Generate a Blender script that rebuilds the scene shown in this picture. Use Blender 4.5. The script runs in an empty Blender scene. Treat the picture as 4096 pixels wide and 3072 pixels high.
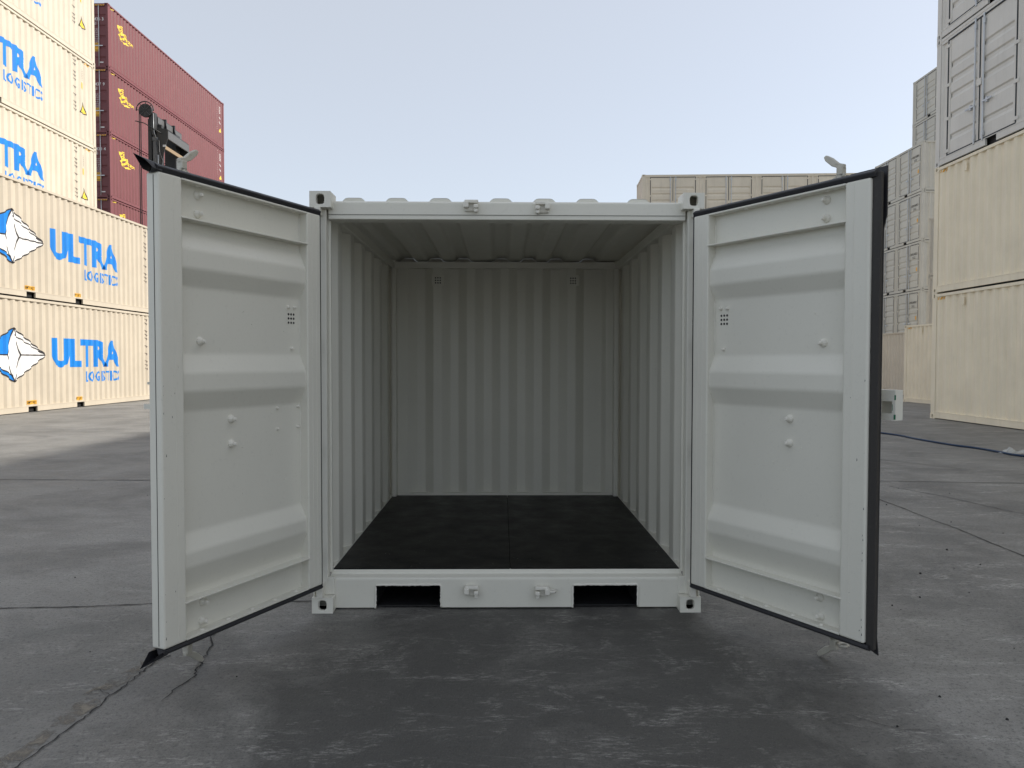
import bpy, bmesh, math, random
from mathutils import Vector, Matrix
random.seed(7)
SC = bpy.context.scene
COL = SC.collection
R = math.radians

# ------------------------------------------------------------------ camera
CAM = Vector((-.029, -3.866, 1.309))
yaw, pitch, roll = .0137, -.0301, .0017
cd = bpy.data.cameras.new("camera"); cd.sensor_width = 36.0; cd.lens = 36.0 * 3000 / 4096
cd.clip_start = .05; cd.clip_end = 2000
cam = bpy.data.objects.new("camera", cd); COL.objects.link(cam)
fwd = Vector((math.sin(yaw) * math.cos(pitch), math.cos(yaw) * math.cos(pitch), math.sin(pitch)))
rgt = Vector((math.cos(yaw), -math.sin(yaw), 0)); upv = rgt.cross(fwd)
r2 = rgt * math.cos(roll) + upv * math.sin(roll); u2 = -rgt * math.sin(roll) + upv * math.cos(roll)
cam.matrix_world = Matrix(((r2.x, u2.x, -fwd.x, CAM.x), (r2.y, u2.y, -fwd.y, CAM.y), (r2.z, u2.z, -fwd.z, CAM.z), (0, 0, 0, 1)))
SC.camera = cam

# ------------------------------------------------------------------ sky and sun
SUN_EL, SUN_AZ = R(34.5), R(12)              # azimuth counted from +X towards +Y
wd = bpy.data.worlds.new("World"); SC.world = wd; wd.use_nodes = True
nt = wd.node_tree; nt.nodes.clear()
sky = nt.nodes.new("ShaderNodeTexSky"); sky.sky_type = 'NISHITA'; sky.sun_disc = False
sky.sun_elevation = SUN_EL; sky.sun_rotation = R(90) - SUN_AZ
sky.altitude = 10; sky.air_density = .8; sky.dust_density = 1.2; sky.ozone_density = .6
bg = nt.nodes.new("ShaderNodeBackground"); bg.inputs[1].default_value = .15
wo = nt.nodes.new("ShaderNodeOutputWorld")
veil = nt.nodes.new("ShaderNodeMix"); veil.data_type = 'RGBA'; veil.blend_type = 'MIX'     # an even pale haze over the whole sky
veil.inputs[0].default_value = .76; veil.inputs[7].default_value = (1.74, 1.75, 1.73, 1)
nt.links.new(sky.outputs[0], veil.inputs[6])
nt.links.new(veil.outputs[2], bg.inputs[0]); nt.links.new(bg.outputs[0], wo.inputs[0])
sl = bpy.data.lights.new("sun", 'SUN'); sl.energy = 2.0; sl.angle = R(1.2); sl.color = (1, .95, .87)
so = bpy.data.objects.new("sun", sl); COL.objects.link(so)
sdir = Vector((math.cos(SUN_AZ) * math.cos(SUN_EL), math.sin(SUN_AZ) * math.cos(SUN_EL), math.sin(SUN_EL)))
so.rotation_euler = (-sdir).to_track_quat('-Z', 'Y').to_euler(); so.location = sdir * 80
vs = SC.view_settings
vs.view_transform = 'Standard'; vs.look = 'None'; vs.gamma = 1; vs.use_curve_mapping = False
vs.exposure = 1.32

# ------------------------------------------------------------------ materials
def mat_base(name):
    m = bpy.data.materials.new(name); m.use_nodes = True
    n = m.node_tree; b = n.nodes["Principled BSDF"]
    return m, n, b
def node(n, t, **kw):
    x = n.nodes.new(t)
    for k, v in kw.items():
        if hasattr(x, k): setattr(x, k, v)
        else: x.inputs[k].default_value = v
    return x
def mix(n, fac, a, b, blend='MIX'):
    x = n.nodes.new("ShaderNodeMix"); x.data_type = 'RGBA'; x.blend_type = blend
    for sock, v in ((x.inputs[0], fac), (x.inputs[6], a), (x.inputs[7], b)):
        if isinstance(v, bpy.types.NodeSocket): n.links.new(v, sock)
        else: sock.default_value = v if not isinstance(v, tuple) or len(v) == 4 else (*v, 1)
    return x.outputs[2]
def ramp(n, src, stops):
    x = n.nodes.new("ShaderNodeValToRGB"); n.links.new(src, x.inputs[0])
    e = x.color_ramp.elements
    e[0].position, e[1].position = stops[0][0], stops[-1][0]
    e[0].color = (*[stops[0][1]] * 3, 1); e[1].color = (*[stops[-1][1]] * 3, 1)
    for p, v in stops[1:-1]:
        k = e.new(p); k.color = (v, v, v, 1)
    return x.outputs[0]
def paint(name, rgb, rough=.42, dirt=.12, bump=.08, var=.06, streak=.0, spec=.4, metal=0., grime=(.16, .14, .11)):
    m, n, b = mat_base(name)
    tc = node(n, "ShaderNodeTexCoord"); gm = node(n, "ShaderNodeNewGeometry")
    mp = node(n, "ShaderNodeMapping"); n.links.new(gm.outputs['Position'], mp.inputs[0])
    big = node(n, "ShaderNodeTexNoise", Scale=1.3, Detail=6.0, Roughness=.6); n.links.new(mp.outputs[0], big.inputs[0])
    mp2 = node(n, "ShaderNodeMapping"); mp2.inputs['Scale'].default_value = (7, 7, .55)
    n.links.new(gm.outputs['Position'], mp2.inputs[0])
    st = node(n, "ShaderNodeTexNoise", Scale=1.6, Detail=5.0, Roughness=.65); n.links.new(mp2.outputs[0], st.inputs[0])
    fine = node(n, "ShaderNodeTexNoise", Scale=60.0, Detail=4.0, Roughness=.6); n.links.new(mp.outputs[0], fine.inputs[0])
    c0 = tuple(max(0, v * (1 - var)) for v in rgb); c1 = tuple(min(1, v * (1 + var)) for v in rgb)
    col = mix(n, ramp(n, big.outputs[0], [(.3, 0), (.7, 1)]), c0, c1)
    dm = n.nodes.new("ShaderNodeMath"); dm.operation = 'MULTIPLY'; dm.inputs[1].default_value = dirt
    n.links.new(ramp(n, fine.outputs[0], [(.58, 0), (.78, 1)]), dm.inputs[0])
    col = mix(n, dm.outputs[0], col, grime)
    if streak > 0:
        sm = n.nodes.new("ShaderNodeMath"); sm.operation = 'MULTIPLY'; sm.inputs[1].default_value = streak
        n.links.new(ramp(n, st.outputs[0], [(.52, 0), (.8, 1)]), sm.inputs[0])
        col = mix(n, sm.outputs[0], col, grime)
    n.links.new(col, b.inputs['Base Color'])
    rr = node(n, "ShaderNodeMapRange"); n.links.new(st.outputs[0], rr.inputs[0])
    rr.inputs[1].default_value = .3; rr.inputs[2].default_value = .7
    rr.inputs[3].default_value = max(.05, rough - .08); rr.inputs[4].default_value = min(1, rough + .12)
    n.links.new(rr.outputs[0], b.inputs['Roughness'])
    b.inputs['Specular IOR Level'].default_value = spec; b.inputs['Metallic'].default_value = metal
    if bump:
        bp = node(n, "ShaderNodeBump", Strength=bump, Distance=.004)
        wav = node(n, "ShaderNodeTexNoise", Scale=14.0, Detail=5.0); n.links.new(mp.outputs[0], wav.inputs[0])
        n.links.new(wav.outputs[0], bp.inputs['Height']); n.links.new(bp.outputs[0], b.inputs['Normal'])
    return m
M = {}
M['grey'] = paint('light_grey_paint', (.715, .70, .625), rough=.38, dirt=.10, bump=.22, var=.03)
M['grey_out'] = M['grey']
M['weld'] = paint('white_weld_paint', (.74, .72, .65), rough=.5, dirt=.1, bump=.9)
M['cream'] = paint('cream_container_paint', (.52, .455, .36), rough=.5, dirt=.1, bump=.1, streak=.10)
M['cream_b'] = paint('pale_cream_container_paint', (.575, .515, .415), rough=.5, dirt=.08, bump=.1, streak=.08)
M['cream_c'] = paint('yellowish_cream_paint', (.85, .765, .59), rough=.5, dirt=.12, bump=.1, streak=.12)
M['beige'] = paint('beige_container_paint', (.70, .63, .51), rough=.5, dirt=.12, bump=.1, streak=.14)
M['beige_dull'] = paint('greyish_beige_paint', (.54, .515, .45), rough=.5, dirt=.12, bump=.1, streak=.14)
M['steelgrey'] = paint('pale_steel_grey_paint', (.68, .66, .61), rough=.45, dirt=.1, bump=.1, streak=.1)
M['red'] = paint('maroon_container_paint', (.175, .052, .056), rough=.45, dirt=.1, bump=.1, streak=.12, grime=(.2, .12, .11))
M['black'] = paint('black_rubber', (.018, .018, .022), rough=.5, dirt=.05, bump=.15, spec=.5)
M['rubber2'] = paint('dark_brown_rubber', (.035, .032, .03), rough=.6, dirt=.15, bump=.2)
M['gask'] = paint('dark_gasket', (.02, .025, .03), rough=.6, bump=0)
M['galv'] = paint('galvanised_steel', (.50, .48, .42), rough=.5, dirt=.6, bump=.5, metal=.35, grime=(.20, .16, .08))
M['galvd'] = paint('dull_galvanised_steel', (.55, .57, .59), rough=.4, dirt=.1, bump=.1, metal=.5)
M['mast'] = paint('black_machine_paint', (.030, .031, .032), rough=.5, dirt=.35, bump=.2, grime=(.12, .10, .07))
M['mastg'] = paint('dark_grey_machine_paint', (.10, .10, .10), rough=.45, dirt=.2, bump=.2)
M['wood'] = paint('dusty_brown_bracket', (.30, .22, .14), rough=.8, dirt=.4, bump=.3)
M['pocket'] = paint('black_pocket_paint', (.012, .012, .013), rough=.6, dirt=.4, bump=.4, grime=(.10, .10, .10))
M['blue'] = paint('blue_letter_vinyl', (.004, .20, .64), rough=.4, dirt=.04, bump=0)
M['white'] = paint('white_vinyl', (.78, .76, .74), rough=.4, dirt=.04, bump=0)
M['ink'] = paint('black_vinyl', (.02, .018, .02), rough=.5, dirt=0, bump=0)
M['inkgrey'] = paint('grey_stencil_ink', (.17, .14, .12), rough=.6, dirt=0, bump=0)
M['yellow'] = paint('yellow_vinyl', (.85, .62, .06), rough=.4, dirt=.03, bump=0)
M['orange'] = paint('orange_label', (.80, .42, .04), rough=.45, dirt=.05, bump=0)
M['hose'] = paint('blue_hose_rubber', (.008, .03, .075), rough=.4, dirt=.2, bump=.1)
M['glass'] = paint('dark_cab_glass', (.02, .025, .03), rough=.05, dirt=0, bump=0, spec=.8)

def floor_mat():
    m, n, b = mat_base('black_painted_plywood')
    gm = node(n, "ShaderNodeNewGeometry")
    nz = node(n, "ShaderNodeTexNoise", Scale=5.0, Detail=8.0, Roughness=.65); n.links.new(gm.outputs['Position'], nz.inputs[0])
    v = node(n, "ShaderNodeTexVoronoi", Scale=26.0); n.links.new(gm.outputs['Position'], v.inputs[0])
    col = mix(n, ramp(n, nz.outputs[0], [(.35, 0), (.75, 1)]), (.0050, .0050, .0052), (.0068, .0068, .0070))
    col = mix(n, ramp(n, v.outputs['Distance'], [(.03, 1), (.075, 0)]), col, (.004, .004, .004))
    nf = node(n, "ShaderNodeTexNoise", Scale=38.0, Detail=8.0, Roughness=.7); n.links.new(gm.outputs['Position'], nf.inputs[0])
    col = mix(n, ramp(n, nf.outputs[0], [(.74, 0), (.82, .4)]), col, (.10, .10, .10))
    n.links.new(col, b.inputs['Base Color'])
    n.links.new(ramp(n, nz.outputs[0], [(.3, .36), (.7, .55)]), b.inputs['Roughness'])
    b.inputs['Specular IOR Level'].default_value = .22
    bp = node(n, "ShaderNodeBump", Strength=.25, Distance=.003); n.links.new(nf.outputs[0], bp.inputs['Height'])
    n.links.new(bp.outputs[0], b.inputs['Normal'])
    return m
M['floor'] = floor_mat()

def ground_mat():
    m, n, b = mat_base('worn_dark_concrete')
    gm = node(n, "ShaderNodeNewGeometry")
    rot = node(n, "ShaderNodeMapping"); rot.inputs['Rotation'].default_value = (0, 0, R(24)); rot.inputs['Scale'].default_value = (.55, 1.4, 1)
    n.links.new(gm.outputs['Position'], rot.inputs[0])
    P = gm.outputs['Position']
    def nz(scale, det, rg, src, dist=0):
        x = node(n, "ShaderNodeTexNoise", Scale=scale, Detail=det, Roughness=rg, Distortion=dist); n.links.new(src, x.inputs[0]); return x.outputs[0]
    a = nz(.35, 7, .6, P); c = nz(2.6, 7, .68, rot.outputs[0], .6); d = nz(1.4, 7, .72, P, .4); g = nz(55, 4, .7, P); h = nz(9, 5, .7, P)
    sp = node(n, "ShaderNodeSeparateXYZ"); n.links.new(P, sp.inputs[0])
    wx = node(n, "ShaderNodeMapRange", interpolation_type='SMOOTHSTEP'); n.links.new(sp.outputs[0], wx.inputs[0])   # pale scuffs get stronger towards +X
    wx.inputs[1].default_value = .6; wx.inputs[2].default_value = 2.6; wx.inputs[3].default_value = .5; wx.inputs[4].default_value = 1.0
    def mul(u, v):
        q = n.nodes.new("ShaderNodeMath"); q.operation = 'MULTIPLY'; n.links.new(u, q.inputs[0])
        if isinstance(v, float): q.inputs[1].default_value = v
        else: n.links.new(v, q.inputs[1])
        return q.outputs[0]
    str_ = node(n, "ShaderNodeMapping"); str_.inputs['Rotation'].default_value = (0, 0, R(-28)); str_.inputs['Scale'].default_value = (.5, 1.9, 1)
    n.links.new(P, str_.inputs[0])
    e1 = nz(3.2, 8, .74, str_.outputs[0], .8); e3 = nz(.9, 8, .65, P, .5)
    fib = node(n, "ShaderNodeMapping"); fib.inputs['Rotation'].default_value = (0, 0, R(-28)); fib.inputs['Scale'].default_value = (.45, 2.0, 1)
    n.links.new(P, fib.inputs[0])
    f1 = nz(46, 6, .75, fib.outputs[0], .6); f2 = nz(150, 4, .7, P); e4 = nz(5.5, 7, .72, P, .7)
    col = mix(n, ramp(n, a, [(.34, 0), (.66, 1)]), (.215, .208, .192), (.292, .281, .259))
    col = mix(n, ramp(n, e3, [(.40, .8), (.56, 0)]), col, (.158, .153, .142))
    col = mix(n, ramp(n, c, [(.36, .6), (.5, 0)]), col, (.162, .157, .145))
    # stain plus the doors' soft contact shade painted into the concrete, ragged at its edge
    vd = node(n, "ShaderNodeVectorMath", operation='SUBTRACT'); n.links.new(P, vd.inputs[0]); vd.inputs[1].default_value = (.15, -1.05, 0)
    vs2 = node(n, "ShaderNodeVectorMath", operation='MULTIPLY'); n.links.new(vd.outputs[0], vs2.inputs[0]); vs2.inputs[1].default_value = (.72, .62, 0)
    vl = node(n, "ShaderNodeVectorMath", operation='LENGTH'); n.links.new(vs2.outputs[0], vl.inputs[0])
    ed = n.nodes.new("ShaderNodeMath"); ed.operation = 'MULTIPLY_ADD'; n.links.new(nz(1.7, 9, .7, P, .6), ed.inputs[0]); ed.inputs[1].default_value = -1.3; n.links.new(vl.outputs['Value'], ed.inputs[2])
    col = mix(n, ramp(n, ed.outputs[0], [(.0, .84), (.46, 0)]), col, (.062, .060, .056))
    # pale scuffs with a fibrous grain
    col = mix(n, mul(mul(ramp(n, d, [(.50, 0), (.68, .9)]), ramp(n, f1, [(.40, .25), (.62, 1)])), wx.outputs[0]), col, (.34, .328, .30))
    col = mix(n, mul(mul(ramp(n, e1, [(.53, 0), (.64, 1)]), ramp(n, f1, [(.47, 0), (.60, 1)])), wx.outputs[0]), col, (.50, .485, .45))
    col = mix(n, mul(mul(ramp(n, e4, [(.56, 0), (.64, .9)]), ramp(n, f1, [(.47, 0), (.58, 1)])), .55), col, (.38, .37, .34))
    col = mix(n, ramp(n, g, [(.36, .55), (.47, 0)]), col, (.06, .06, .059))
    col = mix(n, ramp(n, f2, [(.34, .6), (.46, 0)]), col, (.055, .055, .054))
    col = mix(n, ramp(n, f2, [(.60, 0), (.72, .5)]), col, (.32, .31, .29))
    # long hairline scratches
    sc = node(n, "ShaderNodeMapping"); sc.inputs['Rotation'].default_value = (0, 0, R(-35)); sc.inputs['Scale'].default_value = (1.5, 60, 1)
    n.links.new(P, sc.inputs[0])
    s = nz(1.1, 6, .7, sc.outputs[0])
    col = mix(n, ramp(n, s, [(.69, 0), (.76, .45)]), col, (.26, .255, .24))
    # farther out the yard is dusty and paler
    n.links.new(col, b.inputs['Base Color'])
    n.links.new(ramp(n, c, [(.3, .58), (.7, .8)]), b.inputs['Roughness'])
    b.inputs['Specular IOR Level'].default_value = .35
    bp = node(n, "ShaderNodeBump", Strength=.7, Distance=.008)
    ad = n.nodes.new("ShaderNodeMath"); ad.operation = 'ADD'; n.links.new(h, ad.inputs[0]); n.links.new(g, ad.inputs[1])
    n.links.new(ad.outputs[0], bp.inputs['Height']); n.links.new(bp.outputs[0], b.inputs['Normal'])
    return m
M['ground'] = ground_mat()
M['crack'] = paint('crack_dirt', (.028, .027, .026), rough=.9, bump=0, dirt=0)
M['joint'] = paint('joint_dirt', (.065, .064, .062), rough=.9, bump=0, dirt=.2)
def patch_mat():
    m, n, b = mat_base('pale_mortar_smear')
    gm = node(n, "ShaderNodeNewGeometry")
    x = node(n, "ShaderNodeTexNoise", Scale=11.0, Detail=9.0, Roughness=.7, Distortion=.5); n.links.new(gm.outputs['Position'], x.inputs[0])
    col = mix(n, ramp(n, x.outputs[0], [(.4, 0), (.7, 1)]), (.13, .115, .10), (.27, .24, .19))
    n.links.new(col, b.inputs['Base Color']); b.inputs['Roughness'].default_value = .85
    n.links.new(ramp(n, x.outputs[0], [(.44, 0), (.60, .9)]), b.inputs['Alpha'])
    return m
M['patch'] = patch_mat()
def bag_mat():
    m, n, b = mat_base('clear_plastic_film')
    b.inputs['Base Color'].default_value = (.8, .82, .8, 1); b.inputs['Roughness'].default_value = .2
    b.inputs['Alpha'].default_value = .45; b.inputs['Specular IOR Level'].default_value = .8
    return m
M['bag'] = bag_mat()
M['chip'] = paint('green_primer_chip', (.03, .16, .09), rough=.7, bump=0, dirt=.3)

# ------------------------------------------------------------------ mesh helpers
class MB:
    def __init__(s): s.v = []; s.f = []
    def add(s, vs_, fs):
        o = len(s.v); s.v += [tuple(p) for p in vs_]; s.f += [tuple(i + o for i in f) for f in fs]; return s
    def box(s, x0, x1, y0, y1, z0, z1):
        return s.add([(x0, y0, z0), (x1, y0, z0), (x1, y1, z0), (x0, y1, z0), (x0, y0, z1), (x1, y0, z1), (x1, y1, z1), (x0, y1, z1)],
                     [(0, 3, 2, 1), (4, 5, 6, 7), (0, 1, 5, 4), (1, 2, 6, 5), (2, 3, 7, 6), (3, 0, 4, 7)])
    def prism(s, poly, axis, a0, a1):
        """poly: 2-D points; axis x: (y,z), y: (x,z), z: (x,y)"""
        k = len(poly)
        def P(p, a):
            return (a, p[0], p[1]) if axis == 'x' else (p[0], a, p[1]) if axis == 'y' else (p[0], p[1], a)
        vs_ = [P(p, a0) for p in poly] + [P(p, a1) for p in poly]
        fs = [tuple(range(k)), tuple(range(2 * k - 1, k - 1, -1))] + [(i, (i + 1) % k, (i + 1) % k + k, i + k) for i in range(k)]
        return s.add(vs_, fs)
    def tube(s, pts, r, n=8, cap=True):
        pts = [Vector(p) for p in pts]; rings = []
        for i, p in enumerate(pts):
            t = (pts[min(i + 1, len(pts) - 1)] - pts[max(i - 1, 0)]).normalized()
            a = Vector((0, 0, 1)) if abs(t.z) < .9 else Vector((1, 0, 0))
            e1 = t.cross(a).normalized(); e2 = t.cross(e1)
            rr = r[i] if isinstance(r, (list, tuple)) else r
            rings.append([p + e1 * rr * math.cos(2 * math.pi * j / n) + e2 * rr * math.sin(2 * math.pi * j / n) for j in range(n)])
        vs_ = [q for rg in rings for q in rg]; fs = []
        for i in range(len(pts) - 1):
            for j in range(n):
                fs.append((i * n + j, i * n + (j + 1) % n, (i + 1) * n + (j + 1) % n, (i + 1) * n + j))
        if cap: fs += [tuple(range(n - 1, -1, -1)), tuple((len(pts) - 1) * n + j for j in range(n))]
        return s.add(vs_, fs)
    def strip(s, prof, axis, a0, a1):
        """open sheet: profile of 2-D points swept along an axis"""
        k = len(prof)
        def P(p, a):
            return (a, p[0], p[1]) if axis == 'x' else (p[0], a, p[1]) if axis == 'y' else (p[0], p[1], a)
        return s.add([P(p, a0) for p in prof] + [P(p, a1) for p in prof], [(i, i + 1, i + 1 + k, i + k) for i in range(k - 1)])
    def dome(s, c, nrm, r, h, n=10, base=True, stages=((1, 0), (.92, .45), (.62, .85), (.3, 1.0))):
        nrm = Vector(nrm).normalized(); c = Vector(c)
        a = Vector((0, 0, 1)) if abs(nrm.z) < .9 else Vector((1, 0, 0))
        e1 = nrm.cross(a).normalized(); e2 = nrm.cross(e1); vs_ = []; fs = []
        for q, (k, hh) in enumerate(stages):
            for j in range(n):
                t = 2 * math.pi * j / n
                vs_.append(c + (e1 * math.cos(t) + e2 * math.sin(t)) * r * k + nrm * h * hh)
        for q in range(len(stages) - 1):
            for j in range(n): fs.append((q * n + j, q * n + (j + 1) % n, (q + 1) * n + (j + 1) % n, (q + 1) * n + j))
        fs.append(tuple((len(stages) - 1) * n + j for j in range(n)))
        return s.add(vs_, fs)
    def mapped(s, fn):
        m = MB(); m.v = [tuple(fn(p)) for p in s.v]; m.f = list(s.f); return m
    def mesh(s, name, mat, recalc=True, smooth=False):
        me = bpy.data.meshes.new(name); me.from_pydata(s.v, [], s.f); me.materials.append(mat)
        if recalc:
            bm = bmesh.new(); bm.from_mesh(me); bmesh.ops.recalc_face_normals(bm, faces=bm.faces); bm.to_mesh(me); bm.free()
        if smooth:
            for p in me.polygons: p.use_smooth = True
        return me
    def build(s, name, mat, parent=None, bevel=0, smooth=False, recalc=True, seg=2):
        o = bpy.data.objects.new(name, s.mesh(name, mat, recalc, smooth)); COL.objects.link(o)
        if parent is not None: o.parent = parent
        if bevel:
            b = o.modifiers.new('edge', 'BEVEL'); b.width = bevel; b.segments = seg; b.limit_method = 'ANGLE'; b.angle_limit = R(35)
        return o
def empty(name, loc=(0, 0, 0), rz=0, parent=None):
    o = bpy.data.objects.new(name, None); o.empty_display_size = .3; COL.objects.link(o)
    o.location = loc; o.rotation_euler = (0, 0, rz); o.parent = parent
    return o
def tag(o, label=None, cat=None, group=None, kind=None):
    for k, v in (('label', label), ('category', cat), ('group', group), ('kind', kind)):
        if v: o[k] = v
    return o
def copy_tree(o, parent=None):
    c = o.copy(); COL.objects.link(c); c.parent = parent
    for ch in o.children: copy_tree(ch, c)
    return c
def rounded(poly, r, n=3):
    """round the inner corners of an open 2-D polyline"""
    out = [poly[0]]
    for i in range(1, len(poly) - 1):
        p0, p1, p2 = (Vector(poly[i - 1]), Vector(poly[i]), Vector(poly[i + 1]))
        a = (p0 - p1); b = (p2 - p1); rr = min(r, a.length * .45, b.length * .45)
        a.normalize(); b.normalize(); A = p1 + a * rr; B = p1 + b * rr
        for k in range(n + 1):
            t = k / n; q = A * (1 - t) ** 2 + p1 * 2 * t * (1 - t) + B * t * t
            out.append((q.x, q.y))
    out.append(poly[-1]); return out

# text as flat mesh, cached: returns (verts, faces, width) scaled so that capital height is 1
_TX = {}
def text_geo(s, bold=0.):
    k = (s, bold)
    if k not in _TX:
        cu = bpy.data.curves.new('t', 'FONT'); cu.body = s; cu.size = 1; cu.offset = bold; cu.resolution_u = 2
        ob = bpy.data.objects.new('t', cu); COL.objects.link(ob)
        dg = bpy.context.evaluated_depsgraph_get(); dg.update()
        me = bpy.data.meshes.new_from_object(ob.evaluated_get(dg))
        vs_ = [(v.co.x, v.co.y) for v in me.vertices]; fs = [tuple(p.vertices) for p in me.polygons]
        bpy.data.objects.remove(ob); bpy.data.curves.remove(cu); bpy.data.meshes.remove(me)
        x0 = min(p[0] for p in vs_); x1 = max(p[0] for p in vs_); y0 = min(p[1] for p in vs_); y1 = max(p[1] for p in vs_)
        _TX[k] = ([((p[0] - x0) / (y1 - y0), (p[1] - y0) / (y1 - y0)) for p in vs_], fs, (x1 - x0) / (y1 - y0))
    return _TX[k]
def decal(shapes, breaks, fn, name, mat, parent):
    """shapes: list of (2-D verts, faces) in wall coordinates; cut at the wall's folds and laid on it by fn(s, t)"""
    bm = bmesh.new()
    for vs_, fs in shapes:
        bv = [bm.verts.new((p[0], p[1], 0)) for p in vs_]
        for f in fs:
            try: bm.faces.new([bv[i] for i in f])
            except ValueError: pass
    xs = [v.co.x for v in bm.verts]; lo, hi = min(xs), max(xs)
    for b in breaks:
        if lo < b < hi:
            bmesh.ops.bisect_plane(bm, geom=bm.verts[:] + bm.edges[:] + bm.faces[:], plane_co=(b, 0, 0), plane_no=(1, 0, 0))
    for v in bm.verts: v.co = fn(v.co.x, v.co.y)
    me = bpy.data.meshes.new(name); bm.to_mesh(me); bm.free(); me.materials.append(mat)
    o = bpy.data.objects.new(name, me); COL.objects.link(o); o.parent = parent
    return o
def txt(s, x0, z0, h, w=None, bold=0., vertical=False):
    vs_, fs, tw = text_geo(s, bold)
    sx = (w / tw) if w else h
    return ([(x0 + p[0] * sx, z0 + p[1] * h) for p in vs_], fs)
def poly2(pts): return (pts, [tuple(range(len(pts)))])
def stroke2(pts, w):
    vs_ = []; fs = []
    for (a, b) in zip(pts[:-1], pts[1:]):
        d = Vector((b[0] - a[0], b[1] - a[1])).normalized(); n = Vector((-d.y, d.x)) * w / 2; e = d * w * .3
        o = len(vs_)
        vs_ += [(a[0] + n.x - e.x, a[1] + n.y - e.y), (a[0] - n.x - e.x, a[1] - n.y - e.y), (b[0] - n.x + e.x, b[1] - n.y + e.y), (b[0] + n.x + e.x, b[1] + n.y + e.y)]
        fs.append((o, o + 1, o + 2, o + 3))
    return (vs_, fs)

# ------------------------------------------------------------------ ground
def sstep(x, a, b):
    t = max(0., min(1., (x - a) / (b - a))); return t * t * (3 - 2 * t)
def gz(x, y): return -.2 * sstep(y, 14, 25) * sstep(x, 5, 12)
def make_ground():
    def axis(lo, hi):
        s = set([lo, hi]); v = -60.
        while v <= 80: s.add(v); v += 2.5
        for q in (-900, -400, -200, -110, 110, 200, 400, 900):
            s.add(float(q))
        return sorted(s)
    xs = axis(-1500., 1500.); ys = axis(-1500., 1500.)
    m = MB(); m.v = [(x, y, gz(x, y)) for y in ys for x in xs]
    k = len(xs); m.f = [(j * k + i, j * k + i + 1, (j + 1) * k + i + 1, (j + 1) * k + i) for j in range(len(ys) - 1) for i in range(k - 1)]
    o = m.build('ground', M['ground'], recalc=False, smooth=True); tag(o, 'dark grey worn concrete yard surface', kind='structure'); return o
GROUND = make_ground()
def ribbon(name, pts, w, mat, jit=.0, z=.004, sub=4, taper=False):
    rnd = random.Random(len(pts) * 31 + int(pts[0][0] * 97)); P = []
    for a, b in zip(pts[:-1], pts[1:]):
        for q in range(sub):
            t = q / sub; P.append(Vector((a[0] + (b[0] - a[0]) * t + rnd.uniform(-jit, jit), a[1] + (b[1] - a[1]) * t + rnd.uniform(-jit, jit))))
    P.append(Vector(pts[-1])); L, Rr = [], []
    for i, p in enumerate(P):
        d = (P[min(i + 1, len(P) - 1)] - P[max(i - 1, 0)]).normalized(); n = Vector((-d.y, d.x))
        ww = w * (rnd.uniform(.45, 1.35) if jit else 1) * (min(1, (len(P) - 1 - i) / 6 + .15) if taper else 1) / 2
        L.append((p.x + n.x * ww, p.y + n.y * ww, gz(p.x, p.y) + z)); Rr.append((p.x - n.x * ww, p.y - n.y * ww, gz(p.x, p.y) + z))
    k = len(P); m = MB().add(L + Rr, [(i, i + 1, i + 1 + k, i + k) for i in range(k - 1)])
    return m.build(name, mat, GROUND)
ribbon('crack', [(-1.5, -.55), (-1.53, -.62), (-1.54, -.72), (-1.54, -.8), (-1.545, -.88), (-1.56, -.95), (-1.55, -1.04), (-1.555, -1.11), (-1.56, -1.19), (-1.565, -1.25), (-1.575, -1.32), (-1.58, -1.38), (-1.59, -1.5), (-1.61, -1.8)], .007, M['crack'], .006)
ribbon('crack', [(-1.41, -.25), (-1.405, -.33), (-1.36, -.44), (-1.34, -.55), (-1.352, -.6), (-1.32, -.65), (-1.325, -.7), (-1.30, -.77), (-1.31, -.84), (-1.33, -.91), (-1.335, -1.01)], .007, M['crack'], .006, taper=True)
ribbon('crack', [(-1.56, -.95), (-1.63, -.9), (-1.70, -.86)], .003, M['crack'], .004, taper=True)
ribbon('crack', [(1.25, -1.14), (1.32, -1.2), (1.4, -1.26), (1.47, -1.262), (1.55, -1.25)], .003, M['joint'], .004, taper=True)
ribbon('mortar_smear', [(-1.54, -.58), (-1.585, -.74), (-1.61, -.9), (-1.615, -1.06), (-1.62, -1.2), (-1.63, -1.34), (-1.64, -1.46), (-1.66, -1.8)], .085, M['patch'], .008, z=.002)
ribbon('concrete_joint', [(-40, 5.2), (-5.53, 4.41), (-3.84, 4.37), (0, 4.33), (4.12, 4.29), (5.59, 4.12), (12, 3.9)], .020, M['joint'], .008, sub=10)
ribbon('concrete_joint', [(-9, -.02), (-2.67, .09), (-2.28, .11), (-1.89, .16), (-1.0, .2)], .011, M['crack'], .004, sub=10)
ribbon('concrete_joint', [(3.57, 4.2), (3.56, 3.19), (3.56, 2.8), (3.54, 2.39), (3.55, 2.02), (3.52, 1.53), (3.49, 1.1), (3.45, .2)], .010, M['crack'], .007, sub=6)
ribbon('crack', [(4.05, 3.95), (4.11, 3.77), (4.28, 3.32), (4.38, 2.85), (4.47, 2.49), (4.6, 1.9)], .011, M['joint'], .008, sub=6)
ribbon('crack', [(4.9, 6.4), (5.04, 6.1), (5.38, 5.59), (5.6, 5.2)], .012, M['joint'], .01, sub=6)
ribbon('concrete_joint', [(-20, 10.2), (-6, 9.9), (-2, 9.8)], .02, M['joint'], .01, sub=10)
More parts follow.
